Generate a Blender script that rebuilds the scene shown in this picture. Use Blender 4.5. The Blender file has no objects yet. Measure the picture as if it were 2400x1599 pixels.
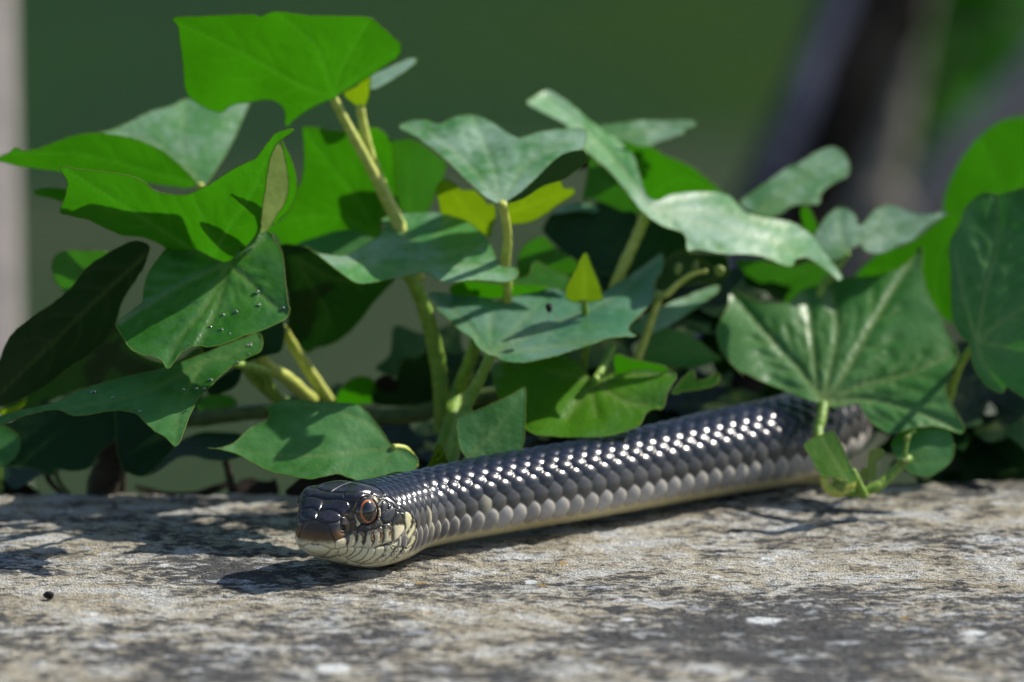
import bpy, math, random
import numpy as np
from mathutils import Vector
from mathutils.geometry import delaunay_2d_cdt

random.seed(4)
RNG = np.random.default_rng(11)
sc = bpy.context.scene
COL = sc.collection

# ------------------------------------------------------------------ camera
W, H = 2400.0, 1599.0
FMM = 190.0
F = FMM / 36.0 * W                      # focal length in photo pixels
D0 = 1.478                              # metres to the snake's jaw
PXMM = F / D0 / 1000.0                  # photo pixels per mm at that distance
PIT = math.radians(11.0)
FWD = np.array([0, math.cos(PIT), -math.sin(PIT)])
UPV = np.array([0, math.sin(PIT), math.cos(PIT)])
RGT = np.array([1.0, 0, 0])
def ray(x, y):
    x = np.asarray(x, float); y = np.asarray(y, float)
    return FWD + ((x - W/2)/F)[..., None]*RGT - ((y - H/2)/F)[..., None]*UPV
CAM = -D0*ray(850.0, 1329.0)            # the stone under the jaw is the origin
def at(x, y, zmm):                      # photo pixel + mm behind the jaw -> point
    z = np.asarray(zmm, float)
    return CAM + ray(x, y)*(D0 + z/1000.0)[..., None]
def on_plane(x, y, h):                  # photo pixel on the level plane z = h
    r = ray(x, y); t = (h - CAM[2])/r[2]
    return CAM + r*t
def project(P):
    d = P - CAM
    dep = d @ FWD
    return W/2 + F*(d @ RGT)/dep, H/2 - F*(d @ UPV)/dep, dep

cd = bpy.data.cameras.new('camera'); cam = bpy.data.objects.new('camera', cd); COL.objects.link(cam)
cd.lens = FMM; cd.sensor_width = 36.0; cd.clip_start = 0.05; cd.clip_end = 1000
cam.location = CAM; cam.rotation_euler = (math.pi/2 - PIT, 0, 0)
cd.dof.use_dof = True; cd.dof.focus_distance = D0 - 0.006; cd.dof.aperture_fstop = 7.5; cd.dof.aperture_blades = 0
sc.camera = cam

# ------------------------------------------------------------------ light
SUN = np.array([0.672, 0.325, 0.669]); SUN /= np.linalg.norm(SUN)
el = math.asin(SUN[2]); az = math.atan2(SUN[0], SUN[1])
w = bpy.data.worlds.new('World'); sc.world = w; w.use_nodes = True
nt = w.node_tree
sky = nt.nodes.new('ShaderNodeTexSky'); sky.sky_type = 'NISHITA'; sky.sun_disc = False
sky.sun_elevation = el; sky.sun_rotation = az
bg = nt.nodes['Background']; bg.inputs[1].default_value = 0.095
nt.links.new(sky.outputs[0], bg.inputs[0])
ld = bpy.data.lights.new('sun', 'SUN'); ld.energy = 4.8; ld.angle = math.radians(0.53); ld.color = (1.0, 0.94, 0.84)
lo = bpy.data.objects.new('sun', ld); COL.objects.link(lo)
lo.rotation_euler = Vector(-SUN).to_track_quat('-Z', 'Y').to_euler(); lo.location = (2, 1, 2)
sc.view_settings.view_transform = 'Standard'; sc.view_settings.look = 'None'
sc.view_settings.exposure = 0.35; sc.view_settings.gamma = 1.0; sc.view_settings.use_curve_mapping = False
sc.render.engine = 'CYCLES'
sc.cycles.use_denoising = True
sc.cycles.max_bounces = 8; sc.cycles.diffuse_bounces = 4; sc.cycles.glossy_bounces = 3; sc.cycles.transmission_bounces = 4
sc.cycles.caustics_reflective = False; sc.cycles.caustics_refractive = False
sc.cycles.sample_clamp_indirect = 6.0

# ------------------------------------------------------------------ helpers
def tag(o, label=None, cat=None, group=None, kind=None):
    if label: o['label'] = label
    if cat: o['category'] = cat
    if group: o['group'] = group
    if kind: o['kind'] = kind
    return o
def empty(name, loc, label, cat, group=None):
    o = bpy.data.objects.new(name, None); COL.objects.link(o); o.location = loc; o.empty_display_size = 0.02
    return tag(o, label, cat, group)
def make_obj(name, me, parent=None):
    o = bpy.data.objects.new(name, me); COL.objects.link(o)
    if parent is not None:
        o.parent = parent
        root = parent
        off = Vector((0, 0, 0))
        while root is not None:
            off += root.location; root = root.parent
        o.location = -off
    return o
def mesh_np(name, V, faces, mats, smooth=True, attrs=None, matidx=None):
    """faces: int array (n,3) or (n,4); attrs: {name: (type, array)} on points"""
    me = bpy.data.meshes.new(name)
    V = np.ascontiguousarray(V, np.float32); faces = np.ascontiguousarray(faces, np.int32)
    n, k = faces.shape
    me.vertices.add(len(V)); me.vertices.foreach_set('co', V.ravel())
    me.loops.add(n*k); me.loops.foreach_set('vertex_index', faces.ravel())
    me.polygons.add(n)
    me.polygons.foreach_set('loop_start', np.arange(0, n*k, k, dtype=np.int32))
    if smooth: me.polygons.foreach_set('use_smooth', np.ones(n, bool))
    for m in mats: me.materials.append(m)
    if matidx is not None: me.polygons.foreach_set('material_index', np.asarray(matidx, np.int32))
    me.update(calc_edges=True)
    if attrs:
        for an, (ty, arr) in attrs.items():
            a = me.attributes.new(an, ty, 'POINT')
            if ty == 'FLOAT': a.data.foreach_set('value', np.ascontiguousarray(arr, np.float32))
            else:
                c4 = np.ones((len(V), 4), np.float32); c4[:, :3] = arr
                a.data.foreach_set('color', c4.ravel())
    me.validate()
    return me
def tube(pts, rad, seg=10, cap=True):
    """polyline pts (n,3), radii (n,) -> verts, quads"""
    P = np.asarray(pts, float); n = len(P); rad = np.broadcast_to(np.asarray(rad, float), (n,))
    T = np.gradient(P, axis=0); T /= np.linalg.norm(T, axis=1)[:, None] + 1e-12
    ref = np.array([0.3, 1.0, 0.2]); ref /= np.linalg.norm(ref)
    V = []
    for i in range(n):
        a = np.cross(T[i], ref)
        if np.linalg.norm(a) < 1e-3: a = np.cross(T[i], [1, 0, 0])
        a /= np.linalg.norm(a); b = np.cross(T[i], a)
        th = np.linspace(0, 2*np.pi, seg, endpoint=False)
        V.append(P[i] + rad[i]*(np.cos(th)[:, None]*a + np.sin(th)[:, None]*b))
    V = np.concatenate(V)
    f = []
    for i in range(n-1):
        for j in range(seg):
            f.append((i*seg+j, i*seg+(j+1) % seg, (i+1)*seg+(j+1) % seg, (i+1)*seg+j))
    if cap:
        c0 = len(V); V = np.vstack([V, P[0], P[-1]])
        for j in range(seg):
            f.append((c0, (j+1) % seg, j, j)); f.append((c0+1, (n-1)*seg+j, (n-1)*seg+(j+1) % seg, (n-1)*seg+(j+1) % seg))
    return V, f
def catmull(P, per=8, closed=False):
    P = np.asarray(P, float); n = len(P); out = []
    rng = range(n if closed else n-1)
    for i in rng:
        if closed: p0, p1, p2, p3 = P[(i-1) % n], P[i], P[(i+1) % n], P[(i+2) % n]
        else: p0, p1, p2, p3 = P[max(i-1, 0)], P[i], P[i+1], P[min(i+2, n-1)]
        k = per if np.isscalar(per) else per[i]
        for t in np.arange(k)/k:
            out.append(0.5*((2*p1) + (-p0+p2)*t + (2*p0-5*p1+4*p2-p3)*t*t + (-p0+3*p1-3*p2+p3)*t**3))
    if not closed: out.append(P[-1])
    return np.array(out)
def tris_of(f):                          # quads (with doubled last index as tri) -> bmesh-free python lists
    return [q if q[2] != q[3] else q[:3] for q in f]
def mesh_py(name, V, f, mats, smooth=True):
    me = bpy.data.meshes.new(name); me.from_pydata([tuple(v) for v in V], [], [tuple(int(i) for i in q) for q in tris_of(f)])
    for m in mats: me.materials.append(m)
    if smooth: me.polygons.foreach_set('use_smooth', np.ones(len(me.polygons), bool))
    me.update(); return me
def vnoise(x, y, seed=0):
    """smooth 2-D value noise, about -1..1"""
    r = np.random.default_rng(seed); tab = r.random((256, 256))*2-1
    xi = np.floor(x).astype(int); yi = np.floor(y).astype(int); fx = x-xi; fy = y-yi
    fx = fx*fx*(3-2*fx); fy = fy*fy*(3-2*fy)
    a = tab[xi % 256, yi % 256]; b = tab[(xi+1) % 256, yi % 256]; c = tab[xi % 256, (yi+1) % 256]; d = tab[(xi+1) % 256, (yi+1) % 256]
    return (a*(1-fx)+b*fx)*(1-fy) + (c*(1-fx)+d*fx)*fy
def fbm(x, y, oct=4, seed=0):
    s = 0; a = 1.0; t = 0
    for o in range(oct):
        s = s + a*vnoise(x*2**o, y*2**o, seed+o); t += a; a *= 0.5
    return s/t
def smooth01(a, b, x):
    t = np.clip((x-a)/(b-a), 0, 1); return t*t*(3-2*t)

# ------------------------------------------------------------------ node helpers
class N:
    def __init__(s, name):
        s.m = bpy.data.materials.new(name); s.m.use_nodes = True; s.t = s.m.node_tree; s.t.nodes.clear()
        s.out = s.new('ShaderNodeOutputMaterial')
    def new(s, ty, **kw):
        n = s.t.nodes.new(ty)
        for k, v in kw.items(): setattr(n, k, v)
        return n
    def link(s, a, b): s.t.links.new(a, b)
    def noise(s, scale, detail=3, rough=0.55, vec=None):
        n = s.new('ShaderNodeTexNoise'); n.inputs['Scale'].default_value = scale; n.inputs['Detail'].default_value = detail; n.inputs['Roughness'].default_value = rough
        if vec is not None: s.link(vec, n.inputs['Vector'])
        return n.outputs['Fac']
    def ramp(s, fac, stops):
        n = s.new('ShaderNodeValToRGB'); e = n.color_ramp.elements
        while len(e) < len(stops): e.new(0.5)
        for i, (p, c) in enumerate(stops):
            e[i].position = p; e[i].color = (*c, 1) if not np.isscalar(c) else (c, c, c, 1)
        s.link(fac, n.inputs[0]); return n.outputs[0]
    def mix(s, fac, a, b):
        n = s.new('ShaderNodeMix', data_type='RGBA')
        for v, i in ((fac, 0), (a, 6), (b, 7)):
            if isinstance(v, (tuple, list)): n.inputs[i].default_value = (*v, 1)
            elif np.isscalar(v): n.inputs[i].default_value = v
            else: s.link(v, n.inputs[i])
        return n.outputs[2]
    def math(s, op, a, b=0.0, clamp=False):
        n = s.new('ShaderNodeMath', operation=op, use_clamp=clamp)
        for v, i in ((a, 0), (b, 1)):
            if np.isscalar(v): n.inputs[i].default_value = v
            else: s.link(v, n.inputs[i])
        return n.outputs[0]
    def attr(s, name):
        n = s.new('ShaderNodeAttribute', attribute_name=name); return n
    def coord(s): return s.new('ShaderNodeTexCoord').outputs['Object']
    def bump(s, h, strength=0.3, dist=0.001):
        n = s.new('ShaderNodeBump'); n.inputs['Strength'].default_value = strength; n.inputs['Distance'].default_value = dist
        s.link(h, n.inputs['Height']); return n.outputs[0]
    def pbsdf(s, col, rough, spec=0.5, normal=None):
        n = s.new('ShaderNodeBsdfPrincipled')
        for v, k in ((col, 'Base Color'), (rough, 'Roughness'), (spec, 'Specular IOR Level')):
            if isinstance(v, (tuple, list)): n.inputs[k].default_value = (*v, 1)
            elif np.isscalar(v): n.inputs[k].default_value = v
            else: s.link(v, n.inputs[k])
        if normal is not None: s.link(normal, n.inputs['Normal'])
        return n
    def done(s, sh): s.link(sh, s.out.inputs['Surface']); return s.m

def leaf_mat(name, base, trans, fac=0.42, rough=0.42, spec=0.5, vein=(0.34, 0.42, 0.14), veinmix=0.75, dots=0.0, sheen_tint=None):
    n = N(name); co = n.coord()
    big = n.noise(45, 3, 0.5, co); fine = n.noise(900, 3, 0.6, co)
    oi = n.new('ShaderNodeObjectInfo').outputs['Random']
    va = n.attr('vein').outputs['Fac']
    dk = tuple(c*0.72 for c in base); lt = tuple(min(1, c*1.28) for c in base)
    mixv = n.math('ADD', n.math('MULTIPLY', big, 0.7), n.math('MULTIPLY', oi, 0.3))
    c = n.ramp(mixv, [(0.3, dk), (0.72, lt)])
    c = n.mix(n.math('MULTIPLY', n.math('SUBTRACT', fine, 0.5), 0.9, True), c, lt)
    if sheen_tint:                                  # pale sheen of the light painted into the colour in patches
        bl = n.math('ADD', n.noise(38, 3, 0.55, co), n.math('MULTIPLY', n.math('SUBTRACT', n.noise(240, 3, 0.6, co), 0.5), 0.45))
        c = n.mix(n.ramp(bl, [(0.38, 0.0), (0.62, 1.0)]), c, sheen_tint)
    if dots: 
        vor = n.new('ShaderNodeTexVoronoi'); vor.inputs['Scale'].default_value = 700; n.link(co, vor.inputs['Vector'])
        dm = n.ramp(vor.outputs['Distance'], [(0.12, 1.0), (0.22, 0.0)])
        c = n.mix(n.math('MULTIPLY', dm, dots), c, (0.25, 0.36, 0.06))
    c = n.mix(n.math('MULTIPLY', va, veinmix), c, vein)
    tdk = tuple(x*0.8 for x in trans)
    t = n.ramp(big, [(0.3, tdk), (0.7, trans)])
    t = n.mix(n.math('MULTIPLY', va, 0.55), t, tuple(min(1, x*1.25) for x in trans[:2]) + (trans[2]*1.8,))
    hgt = n.math('ADD', n.math('MULTIPLY', fine, 0.35), n.noise(260, 2, 0.5, co))
    bp = n.bump(hgt, 0.34, 0.0009)
    p = n.pbsdf(c, n.math('ADD', n.math('MULTIPLY', big, 0.16), rough-0.08), spec, bp)
    tr = n.new('ShaderNodeBsdfTranslucent'); n.link(t, tr.inputs['Color']); n.link(bp, tr.inputs['Normal'])
    mx = n.new('ShaderNodeMixShader'); mx.inputs[0].default_value = fac
    n.link(p.outputs[0], mx.inputs[1]); n.link(tr.outputs[0], mx.inputs[2])
    return n.done(mx.outputs[0])
M = {}
M['bright'] = leaf_mat('ivy_young_leaf', (0.030, 0.13, 0.006), (0.045, 0.255, 0.002), 0.55, 0.45, 0.25, veinmix=0.35)
M['mid']    = leaf_mat('ivy_leaf', (0.036, 0.175, 0.020), (0.055, 0.27, 0.004), 0.34, 0.40, 0.6, veinmix=0.3, sheen_tint=(0.085, 0.255, 0.075))
M['veined'] = leaf_mat('ivy_veined_leaf', (0.036, 0.175, 0.018), (0.055, 0.27, 0.004), 0.34, 0.40, 0.6, veinmix=0.75, sheen_tint=(0.090, 0.250, 0.070))
M['pale']   = leaf_mat('ivy_pale_sheen_leaf', (0.060, 0.235, 0.048), (0.08, 0.34, 0.010), 0.25, 0.45, 1.0, veinmix=0.35, sheen_tint=(0.27, 0.44, 0.30))  # the pale patches are reflected light painted into the blade
M['dark']   = leaf_mat('ivy_shade_dark_leaf', (0.007, 0.036, 0.005), (0.008, 0.055, 0.002), 0.25, 0.40, 0.35, veinmix=0.2)  # leaf green darkened to put the foliage's inner shade into the colour
M['gloss']  = leaf_mat('ivy_glossy_leaf', (0.024, 0.125, 0.012), (0.05, 0.24, 0.005), 0.28, 0.24, 0.9, veinmix=0.35, sheen_tint=(0.065, 0.215, 0.040))
M['dotted'] = leaf_mat('ivy_dotted_leaf', (0.065, 0.200, 0.010), (0.10, 0.32, 0.004), 0.30, 0.22, 1.0, veinmix=0.6, dots=0.5)
M['bluish'] = leaf_mat('ivy_sky_sheen_leaf', (0.045, 0.175, 0.075), (0.05, 0.24, 0.01), 0.25, 0.33, 1.0, veinmix=0.4, sheen_tint=(0.130, 0.270, 0.190))  # bluish lift in the colour stands for sky reflected in the blade
M['sprig']  = leaf_mat('ivy_sprig_leaf', (0.095, 0.230, 0.015), (0.16, 0.36, 0.004), 0.35, 0.18, 0.9, veinmix=0.4)
M['yellow'] = leaf_mat('ivy_bud_leaf', (0.14, 0.24, 0.010), (0.22, 0.38, 0.003), 0.55, 0.45, 0.3, veinmix=0.3)
M['lime']   = leaf_mat('ivy_curled_leaf', (0.26, 0.34, 0.09), (0.30, 0.42, 0.03), 0.4, 0.5, 0.3)
M['rim']    = leaf_mat('ivy_leaf_margin', (0.20, 0.32, 0.05), (0.30, 0.45, 0.02), 0.45, 0.5, 0.3)
M['dead']   = leaf_mat('dead_leaf', (0.022, 0.016, 0.010), (0.02, 0.012, 0.005), 0.2, 0.7, 0.2)

def stem_mat(name, c1, c2, rough=0.5):
    n = N(name); co = n.coord()
    f = n.noise(400, 3, 0.6, co)
    c = n.ramp(f, [(0.35, c1), (0.65, c2)])
    p = n.pbsdf(c, rough, 0.4, n.bump(f, 0.3, 0.0006))
    p.inputs['Subsurface Weight'].default_value = 0.25; p.inputs['Subsurface Radius'].default_value = (0.002, 0.003, 0.0006); p.inputs['Subsurface Scale'].default_value = 0.5
    return n.done(p.outputs[0])
M['pet_yel'] = stem_mat('petiole_yellow', (0.36, 0.42, 0.055), (0.54, 0.56, 0.13))
M['pet_grn'] = stem_mat('petiole_green', (0.13, 0.26, 0.03), (0.25, 0.38, 0.055))
M['vine'] = stem_mat('vine_green', (0.05, 0.085, 0.018), (0.10, 0.14, 0.035))
M['root'] = stem_mat('vine_brown', (0.020, 0.016, 0.010), (0.05, 0.04, 0.025), 0.8)

# ------------------------------------------------------------------ setting: ground, path, wall
ZG = -0.90
def lawn_mat():
    n = N('lawn'); co = n.coord()
    a = n.noise(0.9, 3, 0.5, co); b = n.noise(30, 4, 0.7, co)
    c = n.ramp(a, [(0.36, (0.009, 0.034, 0.013)), (0.5, (0.011, 0.039, 0.009)), (0.64, (0.018, 0.046, 0.003))])
    c = n.mix(n.math('MULTIPLY', b, 0.3), c, (0.016, 0.034, 0.008))
    return n.done(n.pbsdf(c, 0.95, 0.05, n.bump(b, 0.8, 0.03)).outputs[0])
def path_mat():
    n = N('gravel'); co = n.coord()
    a = n.noise(1.4, 3, 0.5, co); b = n.noise(90, 4, 0.7, co)
    c = n.ramp(a, [(0.38, (0.030, 0.060, 0.024)), (0.62, (0.056, 0.074, 0.040))])
    c = n.mix(n.math('MULTIPLY', b, 0.5), c, (0.036, 0.044, 0.028))
    return n.done(n.pbsdf(c, 0.95, 0.05, n.bump(b, 0.8, 0.02)).outputs[0])
me = bpy.data.meshes.new('lawn'); me.from_pydata([(-300, -60, ZG), (300, -60, ZG), (300, 500, ZG), (-300, 500, ZG)], [], [(0, 1, 2, 3)]); me.materials.append(lawn_mat())
tag(make_obj('lawn', me), kind='structure')
ys = np.linspace(-40, 40, 60); front = 2.6+0.1*np.sin(ys*1.3); back = 6.1+0.35*np.sin(ys*0.9+1)+0.2*np.sin(ys*2.3)
pv = [(x, y, ZG+0.004) for x, y in zip(ys, front)] + [(x, y, ZG+0.004) for x, y in zip(ys, back)]
me = bpy.data.meshes.new('gravel_path'); me.from_pydata(pv, [], [(i, i+1, 61+i, 60+i) for i in range(59)]); me.materials.append(path_mat())
tag(make_obj('gravel_path', me), kind='structure')

def stone_mat():
    n = N('weathered_stone'); co = n.coord()
    tone = n.attr('tone').outputs['Fac']                 # large stains, plus painted ivy shadow and sunlit strip
    mp = n.new('ShaderNodeMapping'); mp.inputs['Scale'].default_value = (0.5, 1.0, 1.0); n.link(co, mp.inputs['Vector']); cs = mp.outputs[0]
    a = n.noise(95, 5, 0.62, cs); b = n.noise(420, 4, 0.65, cs); g = n.noise(1900, 2, 0.6, co); l = n.noise(170, 4, 0.6, cs)
    tan = n.ramp(a, [(0.34, (0.27, 0.235, 0.165)), (0.48, (0.39, 0.355, 0.275)), (0.60, (0.47, 0.465, 0.43)), (0.72, (0.55, 0.575, 0.60))])
    # grey crust
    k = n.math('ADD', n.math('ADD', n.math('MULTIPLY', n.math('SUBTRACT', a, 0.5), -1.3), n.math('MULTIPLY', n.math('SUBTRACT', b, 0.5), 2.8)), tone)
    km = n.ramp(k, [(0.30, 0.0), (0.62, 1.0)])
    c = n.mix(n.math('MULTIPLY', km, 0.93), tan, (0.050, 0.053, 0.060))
    wm = n.ramp(l, [(0.58, 0.0), (0.66, 1.0)])
    c = n.mix(n.math('MULTIPLY', wm, 0.55), c, (0.56, 0.60, 0.64))
    sp = n.ramp(g, [(0.34, 0.32), (0.5, 1.0), (0.66, 1.45)])
    mm = n.new('ShaderNodeMix', data_type='RGBA', blend_type='MULTIPLY'); mm.inputs[0].default_value = 0.85
    n.link(c, mm.inputs[6]); n.link(sp, mm.inputs[7]); c = mm.outputs[2]
    lic = n.attr('lichen'); c = n.mix(lic.outputs['Fac'], c, (0.66, 0.69, 0.70))
    mo = n.attr('moss'); c = n.mix(mo.outputs['Fac'], c, (0.36, 0.22, 0.05))
    h = n.math('ADD', n.math('MULTIPLY', g, 0.5), b)
    return n.done(n.pbsdf(c, 0.9, 0.25, n.bump(h, 1.0, 0.0018)).outputs[0])
M['stone'] = stone_mat()
wall = empty('stone_wall', (0, 0, ZG), 'low stone wall with weathered lichen-stained top slab carrying the snake', 'wall')
def back_edge(X): return 0.103 + 0.075*np.clip(X, -0.2, 0.3) + 0.0016*vnoise(X*60, X*0, 5)
xs = np.concatenate([np.linspace(-0.8, -0.19, 40, endpoint=False), np.linspace(-0.19, 0.24, 820, endpoint=False), np.linspace(0.24, 0.9, 40)])
tt = np.concatenate([np.linspace(0, 0.24, 30, endpoint=False), np.linspace(0.24, 1.0, 470)])
GX, GT = np.meshgrid(xs, tt, indexing='ij')
FRONT = -0.26
GY = FRONT + (back_edge(GX)-FRONT)*GT
def stone_h(X, Y):
    h = 0.0011*fbm(X*26, Y*26, 3, 3) + 0.0006*fbm(X*150, Y*150, 3, 9) + 0.00048*fbm(X*480, Y*480, 3, 21)
    return h - 0.0007
GZ = stone_h(GX, GY)
edge = np.clip((back_edge(GX)-GY)/0.006, 0, 1); GZ = GZ - 0.004*(1-np.sqrt(1-(1-edge)**2+1e-9))
# gentle pitted hollow
Px, Py, _ = project(np.stack([GX.ravel(), GY.ravel(), GZ.ravel()], -1)); Px = Px.reshape(GX.shape); Py = Py.reshape(GX.shape)
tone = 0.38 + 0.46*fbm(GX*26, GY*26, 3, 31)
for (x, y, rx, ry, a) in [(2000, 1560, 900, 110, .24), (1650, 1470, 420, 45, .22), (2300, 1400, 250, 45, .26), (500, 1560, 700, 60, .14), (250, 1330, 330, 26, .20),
                          (1250, 1570, 300, 40, .12), (1130, 1385, 130, 22, .22), (450, 1225, 330, 40, .20), (2250, 1250, 200, 22, .12), (1600, 1330, 420, 45, -.28), (1250, 1445, 170, 28, -.45),  # the back-left dark band is the ivy's cast shadow painted in
                          (1150, 1330, 200, 25, -.15), (300, 1420, 500, 28, -.20), (100, 1190, 300, 14, -.2), (2000, 1230, 500, 35, -.2), (1980, 1345, 260, 30, -.1), (620, 1160, 200, 12, -.35), (150, 1165, 200, 12, -.25)]:  # pale back-edge patches at left paint in the sunlit strip
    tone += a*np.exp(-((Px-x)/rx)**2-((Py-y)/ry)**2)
lich = np.zeros_like(tone)
for (x, y, rx, ry) in [(1790, 1454, 42, 8), (780, 1566, 46, 11), (2280, 1484, 30, 7), (1244, 1363, 14, 4), (1800, 1310, 22, 4), (220, 1439, 11, 4), (1470, 1452, 18, 4), (245, 1298, 15, 3), (388, 1324, 9, 3),
                       (960, 1370, 12, 3), (1680, 1353, 14, 3), (1450, 1408, 16, 3), (2365, 1312, 6, 4), (1245, 1365, 14, 4)]:
    q = ((Px-x)/rx)**2+((Py-y)/ry)**2 + 0.5*fbm(GX*700, GY*700, 2, 77)
    lich = np.maximum(lich, 0.9*(1-smooth01(0.7, 1.15, q)))
moss = np.zeros_like(tone)
for (x, y, rx, ry) in [(1320, 1320, 14, 5), (1178, 1339, 9, 3), (1010, 1436, 12, 3), (985, 1366, 14, 3), (1270, 1372, 12, 3), (2120, 1450, 10, 4)]:
    q = ((Px-x)/rx)**2+((Py-y)/ry)**2 + 0.9*fbm(GX*900, GY*900, 2, 78)
    moss = np.maximum(moss, 0.75*(1-smooth01(0.4, 1.3, q)))
nx, ny = GX.shape
V = np.stack([GX, GY, GZ], -1).reshape(-1, 3)
ii = (np.arange(nx-1)[:, None]*ny + np.arange(ny-1)[None, :]).ravel()
Fq = np.stack([ii, ii+ny, ii+ny+1, ii+1], -1)
# skirt down the back and front
top_back = np.arange(nx)*ny + ny-1; top_front = np.arange(nx)*ny
b0 = len(V); Vb = V[top_back].copy(); Vb[:, 2] = -0.07; Vf = V[top_front].copy(); Vf[:, 2] = -0.07
V = np.vstack([V, Vb, Vf]); bb = b0+np.arange(nx); ff = b0+nx+np.arange(nx)
Fq = np.vstack([Fq, np.stack([top_back[:-1], top_back[1:], bb[1:], bb[:-1]], -1), np.stack([top_front[1:], top_front[:-1], ff[:-1], ff[1:]], -1), np.stack([bb[:-1], bb[1:], ff[1:], ff[:-1]], -1)])
pad = np.zeros(2*nx)
me = mesh_np('top_slab', V, Fq, [M['stone']], attrs={'tone': ('FLOAT', np.concatenate([tone.ravel(), pad+.4])), 'lichen': ('FLOAT', np.concatenate([lich.ravel(), pad])), 'moss': ('FLOAT', np.concatenate([moss.ravel(), pad]))})
make_obj('top_slab', me, wall)
# wall body of rough blocks below the slab
rr = random.Random(3)
for face_y, dep in ((-0.235, 0.15), (-0.082, 0.15)):
    z = ZG
    for row in range(5):
        hgt = 0.166; x = -0.8 + (row % 2)*0.07
        while x < 0.85:
            wd = rr.uniform(0.2, 0.32); g = 0.004
            x1 = min(x+wd, 0.88); y0 = face_y+rr.uniform(-.006, .006)
            c = np.array([[x+g, y0, z+g], [x1-g, y0, z+g], [x1-g, y0+dep, z+g], [x+g, y0+dep, z+g]])
            c2 = c.copy(); c2[:, 2] = z+hgt-g
            vv = np.vstack([c, c2]) + np.array([[rr.uniform(-.004, .004) for _ in range(3)] for _ in range(8)])
            make_obj('block', mesh_py('block', vv, [(0, 3, 2, 1), (4, 5, 6, 7), (0, 1, 5, 4), (1, 2, 6, 5), (2, 3, 7, 6), (3, 0, 4, 7)], [M['stone']], False), wall)
            x = x1
        z += hgt

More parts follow.
